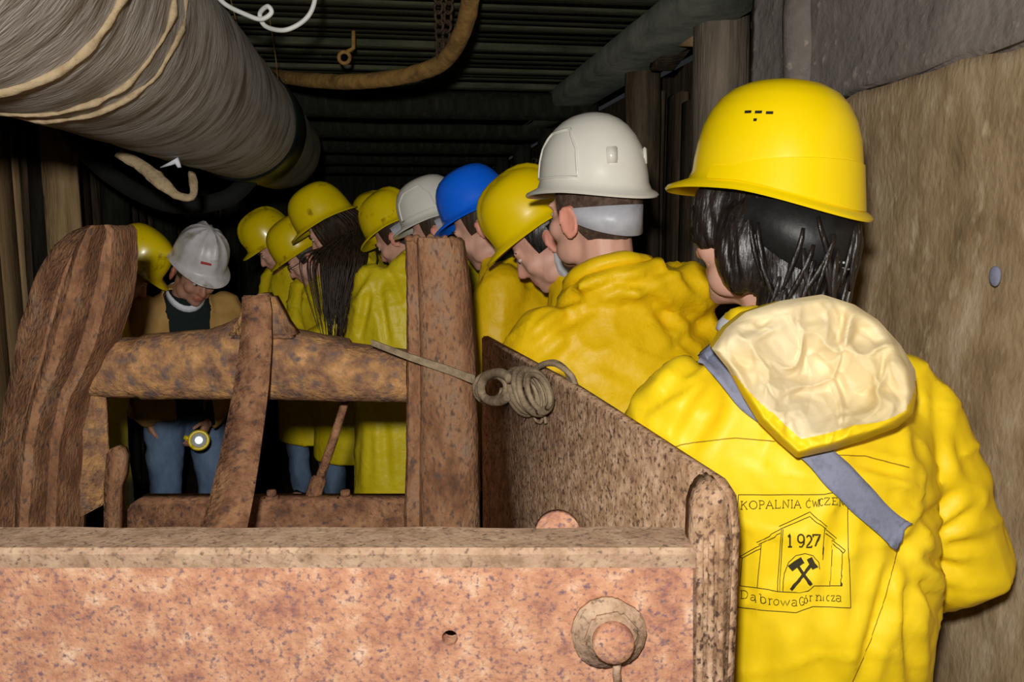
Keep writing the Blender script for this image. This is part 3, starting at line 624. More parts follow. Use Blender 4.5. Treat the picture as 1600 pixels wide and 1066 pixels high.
PEOPLE = {}
SKIN = V((.58, .32, .235))
def person(key, label, hbox, h, rz, lean=8, side=0, hyaw=0, pitch=10, roll=0, coat='coat_far', trousers='trousers_dark', helm=('helmet_yellow_far', {}),
           hair='short', hairmat='hair_brown', arms='front', voxel=.009, cvox=.013, scale=None, wide=1.0, group=None, skin=SKIN, hem=.42, amp=.006, opn=False, hood=None, arm_over=None,
           coat_fn=None, hairlen=.1, hunch=0, glasses=False, bulk=0, sleeve=1.0, drop=0, slim=1.0, neck=.11, collar=True):
    px, py = (hbox[0] + hbox[2]) / 2, (hbox[1] + hbox[3]) / 2
    th = R(lean); sd = R(side)
    u = V((math.sin(sd), math.sin(th) * math.cos(sd), math.cos(th) * math.cos(sd)))
    HR = (Matrix.Rotation(R(hyaw), 3, 'Z') @ Matrix.Rotation(-R(pitch), 3, 'X') @ Matrix.Rotation(R(roll), 3, 'Y'))
    hoff = HR @ V((0, .03, neck))
    st = helm[1]; HT = Matrix.Rotation(R(rz), 3, 'Z') @ HR @ Matrix.Rotation(R(st.get('tilt', 0)), 3, 'X') @ Matrix.Rotation(R(st.get('troll', 0)), 3, 'Y')
    ax_, ay_, hz_ = st.get('size', (.108, .129, .147)); hp_ = []
    for j in range(32):
        a = 2 * math.pi * j / 32; f = .015 + .031 * max(0, math.cos(a)) ** 3
        hp_.append(V(((ax_ + f) * math.sin(a), (ay_ + f) * math.cos(a), .04 - .022 * max(0, -math.cos(a)) ** 1.5)))
        for z, r in ((.22, .985), (.54, .895), (.8, .675), (.955, .36)): hp_.append(V((ax_ * r * math.sin(a), ay_ * r * math.cos(a), .05 + hz_ * z)))
    hp_.append(V((0, 0, .05 + hz_)))
    for it in range(6):
        head_w = at(px, py, h); uv = []
        for p in hp_:
            q = CR.inverted() @ (head_w + HT @ p - CAM); uv.append((800 - FPX * q.x / q.z, 533 + FPX * q.y / q.z))
        bb = (min(a for a, _ in uv), min(b for _, b in uv), max(a for a, _ in uv), max(b for _, b in uv))
        if hbox:
            px += (hbox[0] + hbox[2] - bb[0] - bb[2]) / 2; py += (hbox[1] + hbox[3] - bb[1] - bb[3]) / 2
    if hbox: print('HELM', key, [round(v) for v in bb], 'target', hbox)
    # hip height .93 s, neck base at .53 s along the spine, then .05 neck + head offset
    s = scale or max(.84, min(1.12, (head_w.z - hoff.z - .03) / (.93 + .53 * u.z)))
    hipz = head_w.z - hoff.z - .03 - .53 * s * u.z
    hip = V((0, 0, hipz)); nb = hip + u * .53 * s; headc = nb + UP * .03 + hoff
    Rz = Matrix.Rotation(R(rz), 3, 'Z'); loc_ = head_w - Rz @ headc; loc_.z = 0
    root = empty('person', loc_, R(rz)); tag(root, label, 'person', 'people crowding the mine gallery')
    HM = Matrix.Translation(headc) @ HR.to_4x4()
    W = Matrix.Translation(loc_) @ Rz.to_4x4()
    rx = V((1, 0, 0)); fwd = u.cross(rx) * -1
    fwd = V((0, u.z, -u.y)).normalized()
    # ---------------- joints
    chest = hip + u * .34 * s; sh = {k: nb - u * (.075 + drop) * s + rx * k * .172 * s * wide for k in (-1, 1)}
    J = {}
    for k in (-1, 1):
        if arms == 'hang': e = sh[k] + V((k * .05, -.03, -.28)) * s; wv = e + V((-k * .01, .06, -.24)) * s
        elif arms == 'front': e = sh[k] + V((k * .055, .02, -.275)) * s; wv = e + V((-k * .10, .20, -.03)) * s
        else: e = sh[k] + V((k * .04, .08, -.26)) * s; wv = e + V((-k * .06, .20, -.10)) * s
        if arm_over and k in arm_over: e = sh[k] + V(arm_over[k][0]) * s; wv = e + V(arm_over[k][1]) * s
        J[k] = (e, wv)
    leg = {k: (hip + V((k * .09 * s, 0, -.04)), V((k * .105 * s, .03, hipz * .52)), V((k * .11 * s, -.02, .09))) for k in (-1, 1)}
    # ---------------- body: one continuous surface
    b = MB()
    def H(p): return HM @ V(p)
    HR3 = HR
    b.ellipsoid(H((0, -.008, .03)), (.076, .097, .098), HR3, 20, 12)
    b.ellipsoid(H((0, .030, -.035)), (.060, .066, .082), HR3, 18, 10)
    b.ellipsoid(H((0, .062, -.088)), (.036, .030, .026), HR3)
    b.ellipsoid(H((0, .078, -.100)), (.020, .017, .015), HR3)
    for k in (-1, 1):
        b.ellipsoid(H((k * .036, .066, -.030)), (.026, .026, .026), HR3)
        b.ellipsoid(H((k * .045, .03, -.075)), (.022, .04, .03), HR3)
        b.ellipsoid(H((k * .028, .083, .020)), (.026, .012, .009), HR3)
        b.ellipsoid(H((k * .030, .080, -.001)), (.015, .011, .010), HR3)
        # ear: rim ring, bowl and lobe
        EM = HR3 @ Matrix.Rotation(R(k * -18), 3, 'Z') @ Matrix.Rotation(R(-12), 3, 'X')
        ec = H((k * .081, -.008, -.018))
        b.tube([ec + EM @ V((k * .006, .017 * math.cos(q), .030 * math.sin(q))) for q in [2 * math.pi * j / 16 for j in range(17)]], .0055, 8)
        b.ellipsoid(ec, (.007, .016, .028), EM); b.ellipsoid(ec + EM @ V((k * .004, .004, -.028)), (.006, .009, .010), EM)
    capsule(b, H((0, .088, .012)), H((0, .112, -.034)), .008, .0125, 10); b.ellipsoid(H((0, .104, -.038)), (.017, .011, .009), HR3)
    b.ellipsoid(H((0, .090, -.064)), (.023, .010, .0065), HR3); b.ellipsoid(H((0, .088, -.075)), (.020, .010, .007), HR3)
    capsule(b, H((0, -.02, -.03)), nb - u * .02, .056, .060)
    capsule(b, nb - u * .085 * s + rx * -.12 * s, nb - u * .085 * s + rx * .12 * s, .05 * s, .05 * s)
    def rg(c, hw, hd, ax2=fwd, n=20): return [c + rx * hw * math.cos(a) + ax2 * hd * math.sin(a) for a in [2 * math.pi * j / n for j in range(n)]]
    b.loft([rg(hip - UP * .08, .13 * s, .10 * s, V((0, 1, 0))), rg(hip, .155 * s, .115 * s), rg(hip + u * .12 * s, .135 * s, .10 * s), rg(chest, .16 * s, .115 * s), rg(nb - u * .12 * s, .155 * s, .10 * s), rg(nb - u * .04, .07 * s, .06 * s), rg(nb + u * .01, .05, .05)])
    for k in (-1, 1):
        e, wv = J[k]; capsule(b, sh[k], e, .052 * s, .042 * s); capsule(b, e, wv, .041 * s, .028 * s)
        d = (wv - e).normalized(); nrm = V((-k, 0, -.2)) if abs(d.x) < .8 else V((0, 0, -1))
        hand(b, wv, d, nrm, k, s)
        a0, a1, a2 = leg[k]; capsule(b, a0, a1, .085 * s, .055 * s); capsule(b, a1, a2, .055 * s, .038 * s); capsule(b, a2 - UP * .03, a2 + V((0, .13, -.05)), .04, .035)
    me = remesh(b, voxel, 3)
    ca = me.color_attributes.new('tint', 'FLOAT_COLOR', 'POINT'); HI = HM.inverted()
    for i, v in enumerate(me.vertices):
        q = HI @ v.co; c = V(skin)
        if q.y > .07 and abs(q.z + .069) < .011 and abs(q.x) < .024: c = c * .75 + V((.10, -.02, -.01))
        if abs(q.x) > .078 and -.06 < q.z < .03: c = V((c.x * 1.08, c.y * .8, c.z * .78))
        if q.y > .095 and -.05 < q.z < -.02: c = V((c.x * 1.04, c.y * .88, c.z * .86))
        ca.data[i].color = (c.x, c.y, c.z, 1)
    link('body', me, 'skin', root, True)
    # eyes and brows
    for k in (-1, 1):
        mb = MB(); mb.ellipsoid(H((k * .030, .0845, .001)), (.0115, .009, .0065), HR3); e_ = mb.build('eye', 'eye_white', root, smooth=True)
        mb = MB(); mb.ellipsoid(H((k * .030, .0925, -.001)), (.005, .0022, .005), HR3, 10, 6); mb.build('iris', 'hair_dark', e_, smooth=True)
        mb = MB(); mb.tube([H((k * .012, .0965, .020)), H((k * .03, .095, .0255)), H((k * .047, .083, .021))], [.004, .0045, .002], 8, .7); mb.build('eyebrow', hairmat if hairmat != 'hair_short' else 'hair_brown', root, smooth=True)
    if glasses:
        mb = MB()
        for k in (-1, 1):
            mb.tube([H((k * (.031 + .021 * math.cos(q)), .104, -.001 + .016 * math.sin(q))) for q in [2 * math.pi * j / 18 for j in range(19)]], .0016, 6); mb.tube([H((k * .052, .102, .004)), H((k * .080, .06, .004)), H((k * .084, -.01, .0))], .0016, 6)
        mb.tube([H((-.01, .105, .0)), H((0, .109, .003)), H((.01, .105, .0))], .0016, 6); mb.build('eyeglasses', 'glass_frame', root, smooth=True)
    # ---------------- trousers, shoes
    b = MB()
    sl = min(1, slim + .08); b.loft([rg(hip - UP * .10, .15 * s * sl, .115 * s * sl, V((0, 1, 0))), rg(hip, .165 * s * sl, .125 * s * sl), rg(hip + u * .1 * s, .15 * s * sl, .115 * s * sl)])
    for k in (-1, 1):
        a0, a1, a2 = leg[k]; sl = min(1, slim + .1); capsule(b, a0, a1, .098 * s * sl, .070 * s * sl); capsule(b, a1, a2 + UP * .02, .070 * s * sl, .060 * s)
    me = remesh(b, .014, 3)
    displace(me, lambda p, n: n * (.007 * noise.noise(V((p.x * 8, p.y * 8, p.z * 14)) + V((h, 0, 0))) + .004 * noise.noise(p * 30)))
    link('trousers', me, trousers, root, True)
    for k in (-1, 1):
        a2 = leg[k][2]; mb = MB(); n = 16
        rows = [(0, 1.0), (.025, 1.04), (.05, .95), (.08, .72), (.11, .45)]
        mb.loft([[V((a2.x + .047 * f * math.cos(a), a2.y + .055 * (1 - (1 if z > .06 else 0) * .8) + (.135 if z < .06 else .075) * f * math.sin(a), z)) for a in [2 * math.pi * j / n for j in range(n)]] for z, f in rows])
        mb.build('shoe', 'shoe_black', root, smooth=True)
    # ---------------- coat
    b = MB(); hc = V((hip.x, hip.y - .01, max(.12, hem * s)))
    hb_ = nb + fwd * -.01
    dr = u * drop * s
    b.loft([rg(hc, .245 * s * wide * slim, .185 * s * slim, V((0, 1, 0)), 28), rg(hc.lerp(hip, .5), .232 * s * wide * slim, .175 * s * slim, V((0, 1, 0)), 28), rg(hip, .218 * s * wide * slim, .165 * s * slim, n=28), rg(hip + u * .14 * s, .205 * s * wide * slim ** .6, .155 * s, n=28),
            rg(chest + fwd * -hunch * .5, .212 * s * wide * slim ** .3, .152 * s, n=28), rg(nb - u * .11 * s - dr + fwd * -hunch, .205 * s * wide, .135 * s, n=28), rg(nb - u * .055 * s - dr * .75 + fwd * -hunch * .6, .165 * s * wide, .112 * s, n=28), rg(nb - u * .01 - dr * .2, .105 * s, .09 * s, n=28), rg(nb + u * .03, .078, .078, n=28)])
    for k in (-1, 1):
        e, wv = J[k]; m1 = sh[k].lerp(e, .5)
        b.tube([sh[k] + u * .005, m1, e, e.lerp(wv, .55), wv.lerp(e, .04)], [.074 * s * sleeve ** .3, .076 * s * sleeve, .074 * s * sleeve, .062 * s * sleeve, .052 * s], 16, round_ends=True)
    if bulk:                                                # hood rolled down behind the neck, part of the coat
        for bx_, by_, bz_, r3 in bulk: b.ellipsoid(nb + rx * bx_ + fwd * by_ + u * bz_, r3, Matrix((rx, fwd, u)).transposed())
    if opn:                                                 # dark sweater under an open jacket
        me2 = remesh(b, cvox, 4)
        displace(me2, lambda p, n: n * (-.012))
        link('sweater', me2, 'sweater_dark', root, True)
    me = remesh(b, cvox, 9 if bulk else 3)
    sd_ = V((h * 3.1, px * .01, 0))
    def wr_(p, n):
        q = V((p.x * 7, p.y * 7, p.z * 3.2)) + sd_; a = noise.noise(q); r_ = (1 - abs(a) * 2)
        q2 = V((p.x * 9, p.y * 9, p.z * 15)) + sd_ * 2; r2 = 1 - abs(noise.noise(q2)) * 2
        up_ = min(1, max(0, (p.z - hip.z + .05) / .25))
        return n * amp * (1.0 * max(0, r_) ** 3 - .3 + 1.0 * up_ * max(0, r2) ** 4 + .25 * noise.noise(q * 2.4))
    displace(me, wr_)
    if coat_fn: coat_fn(me, W)
    if opn:
        bm = bmesh.new(); bm.from_mesh(me)
        kill = [f for f in bm.faces if (lambda c: c.y - hip.y > (c.z - hip.z) * math.tan(th) - .0 and abs(c.x) < .05 + .035 * max(0, min(1, (c.z - hip.z) / .5)) and c.z > hip.z - .3 and c.z < nb.z + .2)(f.calc_center_median())]
        bmesh.ops.delete(bm, geom=kill, context='FACES')
        bmesh.ops.delete(bm, geom=[v for v in bm.verts if not v.link_faces], context='VERTS')
        for it in range(6): bmesh.ops.smooth_vert(bm, verts=[v for v in bm.verts if v.is_boundary], factor=.5, use_axis_x=True, use_axis_y=True, use_axis_z=True)
        bm.to_mesh(me); bm.free()
    co = link('jacket' if opn else 'raincoat', me, coat, root, True)
    if opn: md = co.modifiers.new('t', 'SOLIDIFY'); md.thickness = .004; md.offset = 1
    # collar roll
    if opn:
        mb = MB(); rows_ = []
        for j in range(25):
            q = 2 * math.pi * j / 24 + math.pi / 2; f_ = max(0, math.sin(q)) ** 2; c_ = nb - u * .012 + rx * .066 * math.cos(q) + fwd * .078 * math.sin(q)
            o3 = rx * math.cos(q) + fwd * math.sin(q)
            rows_.append([c_ + u * (.04 - .03 * f_), c_ + o3 * .005 + u * (.04 - .03 * f_), c_ + o3 * (.012 + .006 * f_) + u * (.018 - .028 * f_), c_ + o3 * (.008 + .004 * f_) + u * (.018 - .028 * f_)])
        mb.loft(rows_, caps=False); mb.build('shirt_collar', 'collar_white', root, smooth=True)
    elif collar:
        mb = MB(); mb.tube([nb + u * (.025 - .03 * math.sin(q)) + rx * .078 * math.cos(q) + fwd * (.078 * math.sin(q) - .012) for q in [2 * math.pi * j / 28 for j in range(29)]], [.017 * (1 + .25 * noise.noise(V((j * .6, h, 0)))) for j in range(29)], 10, 1.5)
        mb.build('coat_collar', coat if hood != 'teal' else 'collar_teal', root, smooth=True, rough=.003)
    if hood in ('grey',):                            # hood folded down on the back
        b = MB(); MM = Matrix((rx, fwd, u)).transposed()
        b.ellipsoid(nb - fwd * .075 + u * .02, (.10, .055, .085), MM); b.ellipsoid(H((0, -.055, -.085)), (.088, .062, .075), HR3); b.ellipsoid(H((-.05, -.03, -.09)), (.045, .055, .07), HR3)
        for k in (-1, 1): b.ellipsoid(nb - fwd * .045 + u * .03 + rx * .07 * k, (.035, .06, .055), MM)
        me3 = remesh(b, .006, 4)
        def cr_(p, n):
            q = p * 22; a = 1 - abs(noise.noise(q)) * 2; return n * (.007 * a * abs(a) + .003 * noise.noise(q * 2.5))
        displace(me3, cr_); link('hood', me3, 'lining_grey', root, True)
    # ---------------- hair
    mb = MB()
    if hair == 'short':
        nn = 40; rr = []
        for i in range(14):
            z = .06 - .145 * i / 13; row = []
            for j in range(nn + 1):
                a = R(62) + R(236) * j / nn; k = max(0, -math.cos(a)) ** .6
                zz = .06 - (.075 + .085 * k) * i / 13
                f = math.sqrt(max(.05, 1 - ((zz - .03) / .13) ** 2)); g = (1.035 - .035 * (i / 13)) + .012 * noise.noise(V((a * 6, zz * 60, h)))
                g -= .10 * max(0, -zz - .03) / .08 * k
                row.append(HM @ V((.079 * f * g * math.sin(a), -.008 + .1 * f * g * math.cos(a), zz)))
            rr.append(row)
        mb.loft(rr, caps=False, closed=False); mb.build('hair', hairmat, root, smooth=True)
    else:
        rnd = random.Random(int(px)); cnt = {'bob': 0, 'long': 650}.get(hair, 150)
        for i in range(cnt):
            a = R(rnd.uniform(52, 308)); zz = rnd.uniform(.02, .06); g = rnd.uniform(1.02, 1.13)
            p = V((.080 * g * math.sin(a), -.008 + .1 * g * math.cos(a), zz)); ln = hairlen * rnd.uniform(.8, 1.12)
            if math.cos(a) > .0: ln *= .85
            pts = [HM @ p]; steps = 9 if hair != 'long' else 13; cl = rnd.uniform(-.5, .5); bulge = .006 * math.sin(i)
            if hair == 'long':
                k = -1 if p.x < 0 else 1; jx, jy, jz = rnd.gauss(0, .018), rnd.gauss(0, .030), rnd.uniform(-.05, .05)
                P0 = HM @ p; Pa = HM @ (V((p.x * 1.26, p.y * 1.1 - .01, -.05)))
                P1 = sh[k] + V((k * (.07 + jx), .05 + jy * 1.4 + p.y * .5, .06)); P2 = sh[k] + V((k * (.095 + jx), .06 + jy + p.y * .25, -.12 + jz * .5)); P3 = sh[k] + V((k * (.09 + jx * 1.3), .055 + jy * .7, (-.27 if k < 0 else -.10) + jz))
                pts = spline([P0, Pa, P1, P2, P3] if k < 0 else [P0, Pa, Pa + V((0, 0, -.05)), Pa + V((0, 0, -.1))], 4); steps = len(pts) - 1
            for k in range(steps if hair != 'long' else 0):
                t_ = k / steps; down_h = HR3 @ V((0, -.12, -1)); dirv = (down_h * (1 - t_) + V((0, -.1, -1)) * t_).normalized()
                dirv += HR3 @ V((math.cos(a), -math.sin(a), 0)) * .25 * cl * math.sin(t_ * 5)
                q = pts[-1] + dirv * ln / steps; lq = HI @ q
                rad_ = math.sqrt((lq.x / (.082 * g)) ** 2 + ((lq.y + .008) / (.102 * g)) ** 2 + (max(0, abs(lq.z - .02) - .03) / .11) ** 2)
                if rad_ < 1 and rad_ > .05: lq.x /= rad_; lq.y = (lq.y + .008) / rad_ - .008
                q = HM @ lq
                ax_ = (q - nb); hz_ = ax_ - u * ax_.dot(u)           # stay outside the neck
                if -.03 < ax_.dot(u) < .1 and hz_.length < .062: q += hz_.normalized() * (.062 - hz_.length)
                pts.append(q)
            w0 = rnd.uniform(.0035, .0065); mb.tube(pts, [w0 * (1 - .75 * (k / steps) ** 2) for k in range(steps + 1)], 4, .5)
        if hair == 'bob':
            b = MB()
            b.ellipsoid(H((0, -.028, -.005)), (.090, .090, .105), HR3); b.ellipsoid(H((0, -.062, -.075)), (.074, .052, .070), HR3)
            for k in (-1, 1):
                b.ellipsoid(H((k * .076, -.008, -.035)), (.028, .042, .066), HR3); b.ellipsoid(H((k * .073, .046, .012)), (.014, .034, .052), HR3 @ Matrix.Rotation(R(14), 3, 'X'))
                b.ellipsoid(H((k * .046, -.05, -.120)), (.034, .036, .050), HR3)
            b.ellipsoid(H((0, -.07, -.130)), (.045, .030, .050), HR3)
            me3 = remesh(b, .005, 2)
            def hw(p, n):
                q = HI @ p; a = math.atan2(q.x, -q.y); sw = 1.6 * noise.noise(q * 14)
                f_ = noise.noise(V((a * 7 + sw + q.z * 14, q.z * 5, 2))); g_ = noise.noise(V((a * 22 + sw * 2 + q.z * 30, q.z * 9, 7)))
                return n * (.006 * f_ + .0035 * g_)
            displace(me3, hw); mb.add([v.co.copy() for v in me3.vertices], [tuple(p.vertices) for p in me3.polygons])
        # scalp cap below the strands
        rr = []
        for i in range(10):
            row = []
            for j in range(41):
                a = R(58) + R(244) * j / 40; k = max(0, -math.cos(a)) ** .6; zz = .06 - (.05 + .10 * k) * i / 9; f = math.sqrt(max(.05, 1 - ((zz - .03) / .14) ** 2))
                row.append(HM @ V((.0805 * f * math.sin(a), -.008 + .101 * f * math.cos(a), zz)))
            rr.append(row)
        mb.loft(rr, caps=False, closed=False); ho_ = mb.build('hair', hairmat, root, smooth=True)
        if hair == 'bob':
            rnd = random.Random(5)
            for i in range(46):
                a = R(180 + rnd.uniform(-95, 95)); z0_ = rnd.uniform(-.10, .0); r0_ = rnd.uniform(1.0, 1.06); tw = rnd.uniform(-.5, .5); pts = []
                for k in range(8):
                    t_ = k / 7; zz = z0_ - .085 * t_; aa = a + tw * t_ ** 1.5; tp_ = 1 if zz > -.03 else 1 - .24 * ((-.03 - zz) / .12)
                    rr_ = r0_ * tp_ + .05 * t_ ** 3 * math.sin(i * 2.1); pts.append(HM @ V((.092 * rr_ * math.sin(aa), -.026 + .096 * rr_ * math.cos(aa), zz)))
                ml = MB(); ml.tube(pts, [.002 + .0075 * math.sin(math.pi * (.15 + .8 * k / 7)) * rnd.uniform(.8, 1.1) for k in range(8)], 7, .45); ml.build('lock', hairmat, ho_, smooth=True)
    # ---------------- helmet
    hm_mat, st = helm
    helmet(key, hm_mat, root, HM @ Matrix.Rotation(R(st.get('tilt', 0)), 4, 'X') @ Matrix.Rotation(R(st.get('troll', 0)), 4, 'Y'), st)
    PEOPLE[key] = dict(root=root, coat=co, W=W, HM=HM, J=J, nb=nb, s=s, u=u, fwd=fwd)
    print('PERSON', key, 'scale %.2f' % s, 'root', [round(c, 2) for c in loc_])
    return root

def project(p):
    q = CR.transposed() @ (p - CAM); return 800 - FPX * q.x / q.z, 533 + FPX * q.y / q.z
CREASE = [(1410, 852, 1490, 770, 9, .010), (1412, 856, 1525, 800, 8, .008), (1415, 862, 1500, 890, 9, .010), (1412, 870, 1470, 960, 9, .010), (1420, 856, 1540, 850, 8, .006),
          (1400, 860, 1345, 1060, 10, .010), (1412, 880, 1425, 1060, 9, .012), (1322, 770, 1285, 960, 12, .006), (1200, 980, 1185, 1066, 16, .006), (1270, 985, 1290, 1066, 16, .006),
          (1040, 600, 1110, 556, 7, .008), (1005, 640, 1090, 585, 9, .008), (1060, 690, 1110, 610, 10, .006), (1035, 560, 1085, 552, 6, .008), (1463, 600, 1466, 760, 10, .007),
          (1340, 722, 1430, 745, 8, .008), (1440, 800, 1440, 650, 12, .005), (1470, 640, 1530, 760, 12, .006), (1240, 760, 1180, 700, 12, .004), (1390, 770, 1440, 790, 8, .006)]
def creases(me, W, CL=None):
    CL = CL or CREASE
    ns = [v.normal.copy() for v in me.vertices]; W3 = W.to_3x3()
    for v, n in zip(me.vertices, ns):
        p = W @ v.co
        if (W3 @ n).dot(p - CAM) > 0: continue
        x, y = project(p); d = 0
        for x0, y0, x1, y1, wd, am in CL:
            vx, vy = x1 - x0, y1 - y0; l2 = vx * vx + vy * vy; t_ = ((x - x0) * vx + (y - y0) * vy) / l2
            if t_ < -.1 or t_ > 1.1: continue
            e = abs((x - x0) * vy - (y - y0) * vx) / math.sqrt(l2)
            if e > wd * 5: continue
            k = math.sin(math.pi * min(1, max(0, (t_ + .1) / 1.2))) ** .5
            d += am * k * (-.8 * math.exp(-(e / wd) ** 2) + .6 * math.exp(-((e - 2.2 * wd) / wd) ** 2))
        v.co += n * d
    me.update()
CREASE_K = [(876, 478, 965, 440, 7, .014), (965, 440, 1010, 446, 6, .010), (985, 446, 1085, 398, 7, .010), (1008, 450, 1062, 535, 9, .010), (850, 535, 935, 470, 9, .008), (1040, 560, 1110, 500, 9, .008),
            (815, 560, 880, 500, 8, .008), (930, 560, 1000, 600, 10, .006), (1060, 420, 1110, 470, 8, .009)]
CREASE_F = [(578, 455, 562, 525, 5, .016), (592, 455, 606, 535, 5, .016), (545, 470, 575, 425, 5, .014), (610, 430, 632, 480, 5, .012), (560, 660, 556, 755, 6, .010), (600, 650, 606, 755, 6, .010), (540, 560, 548, 640, 6, .01)]
YS = dict(harness='harness_grey', hz=(-.03, .03))
# the nearest person, seen from behind
person('L', 'person in bright yellow raincoat with cream hood, printed back and yellow helmet', (1027, 126, 1375, 342), 1.20, 8, lean=6, side=-6, hyaw=26, pitch=4, roll=4, coat_fn=creases, sleeve=1.12, drop=.045, slim=.72, collar=False, neck=.12, arm_over={1: ((.115, -.02, -.24), (-.06, .16, -.12)), -1: ((.0, .12, -.22), (.12, .18, .02))},
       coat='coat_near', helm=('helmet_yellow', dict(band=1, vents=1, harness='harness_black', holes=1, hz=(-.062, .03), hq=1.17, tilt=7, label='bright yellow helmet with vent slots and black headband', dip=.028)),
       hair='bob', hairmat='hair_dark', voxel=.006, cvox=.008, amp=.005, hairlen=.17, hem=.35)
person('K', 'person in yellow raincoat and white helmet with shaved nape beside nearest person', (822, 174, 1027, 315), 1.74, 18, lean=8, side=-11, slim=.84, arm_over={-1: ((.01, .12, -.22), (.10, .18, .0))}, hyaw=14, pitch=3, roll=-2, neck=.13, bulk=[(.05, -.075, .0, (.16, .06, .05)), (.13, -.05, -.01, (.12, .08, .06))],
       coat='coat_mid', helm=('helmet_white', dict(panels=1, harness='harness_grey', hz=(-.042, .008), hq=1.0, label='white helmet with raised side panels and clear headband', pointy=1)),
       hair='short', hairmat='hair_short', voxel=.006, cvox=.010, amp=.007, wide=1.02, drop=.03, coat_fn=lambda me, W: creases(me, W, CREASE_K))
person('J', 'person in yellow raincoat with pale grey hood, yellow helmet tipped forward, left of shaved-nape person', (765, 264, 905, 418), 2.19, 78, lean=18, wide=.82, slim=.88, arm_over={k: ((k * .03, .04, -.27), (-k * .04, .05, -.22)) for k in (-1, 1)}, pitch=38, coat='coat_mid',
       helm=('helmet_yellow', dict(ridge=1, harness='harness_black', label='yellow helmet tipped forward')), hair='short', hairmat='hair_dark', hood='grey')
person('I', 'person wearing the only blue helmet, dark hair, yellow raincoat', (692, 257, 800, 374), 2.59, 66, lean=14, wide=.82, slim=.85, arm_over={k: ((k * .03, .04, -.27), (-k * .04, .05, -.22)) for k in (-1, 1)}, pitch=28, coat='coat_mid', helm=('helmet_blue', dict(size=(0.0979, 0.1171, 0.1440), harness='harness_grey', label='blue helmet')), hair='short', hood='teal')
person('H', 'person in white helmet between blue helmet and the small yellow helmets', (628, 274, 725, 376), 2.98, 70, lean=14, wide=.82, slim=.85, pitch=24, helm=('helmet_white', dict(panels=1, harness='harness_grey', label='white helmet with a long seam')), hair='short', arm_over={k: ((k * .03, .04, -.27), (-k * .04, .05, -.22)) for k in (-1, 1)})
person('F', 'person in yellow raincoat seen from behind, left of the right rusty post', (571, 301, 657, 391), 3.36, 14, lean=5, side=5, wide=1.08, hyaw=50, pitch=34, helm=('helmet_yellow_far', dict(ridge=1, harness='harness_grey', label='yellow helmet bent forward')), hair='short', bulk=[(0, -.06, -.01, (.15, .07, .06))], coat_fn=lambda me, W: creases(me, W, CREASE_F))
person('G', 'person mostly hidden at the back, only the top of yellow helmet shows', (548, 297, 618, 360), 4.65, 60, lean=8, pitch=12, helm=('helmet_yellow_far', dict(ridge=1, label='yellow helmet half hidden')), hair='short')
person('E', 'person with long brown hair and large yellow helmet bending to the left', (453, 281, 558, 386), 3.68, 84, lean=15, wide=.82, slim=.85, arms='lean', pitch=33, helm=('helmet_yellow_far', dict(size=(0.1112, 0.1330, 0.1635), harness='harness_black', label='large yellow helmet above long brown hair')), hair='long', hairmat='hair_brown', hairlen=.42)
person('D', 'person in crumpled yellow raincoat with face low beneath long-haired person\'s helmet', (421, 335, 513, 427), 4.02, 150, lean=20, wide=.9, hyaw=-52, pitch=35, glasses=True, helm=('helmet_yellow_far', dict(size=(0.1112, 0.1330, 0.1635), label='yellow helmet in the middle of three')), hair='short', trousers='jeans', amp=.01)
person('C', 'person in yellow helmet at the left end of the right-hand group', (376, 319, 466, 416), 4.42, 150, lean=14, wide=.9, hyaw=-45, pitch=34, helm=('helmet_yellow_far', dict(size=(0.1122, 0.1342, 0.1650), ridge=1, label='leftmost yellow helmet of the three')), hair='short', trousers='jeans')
person('B', 'person in tan jacket, dark sweater, jeans and scuffed white helmet looking down', (262, 356, 357, 447), 3.32, -158, lean=24, pitch=34, hyaw=12, roll=-6, coat='jacket_tan', opn=True, trousers='jeans',
       helm=('helmet_white_dirty', dict(flutes=1, ridge=1, sticker=1, label='scuffed white helmet with red sticker', pointy=1)), hair='short', voxel=.006, hem=.85, arms='hang', arm_over={-1: ((-.02, .06, -.27), (.15, .14, -.19)), 1: ((.02, -.03, -.27), (-.03, -.10, -.22))}, skin=V((.42, .21, .14)))
person('A', 'person in yellow helmet at far left, half hidden behind arched rusty post', (162, 345, 258, 461), 3.27, -88, lean=8, pitch=42, wide=.82, slim=.85, helm=('helmet_yellow_far', dict(label='yellow helmet beside arched post')), hair='short', arm_over={1: ((.03, -.02, -.26), (-.02, .06, .16))})

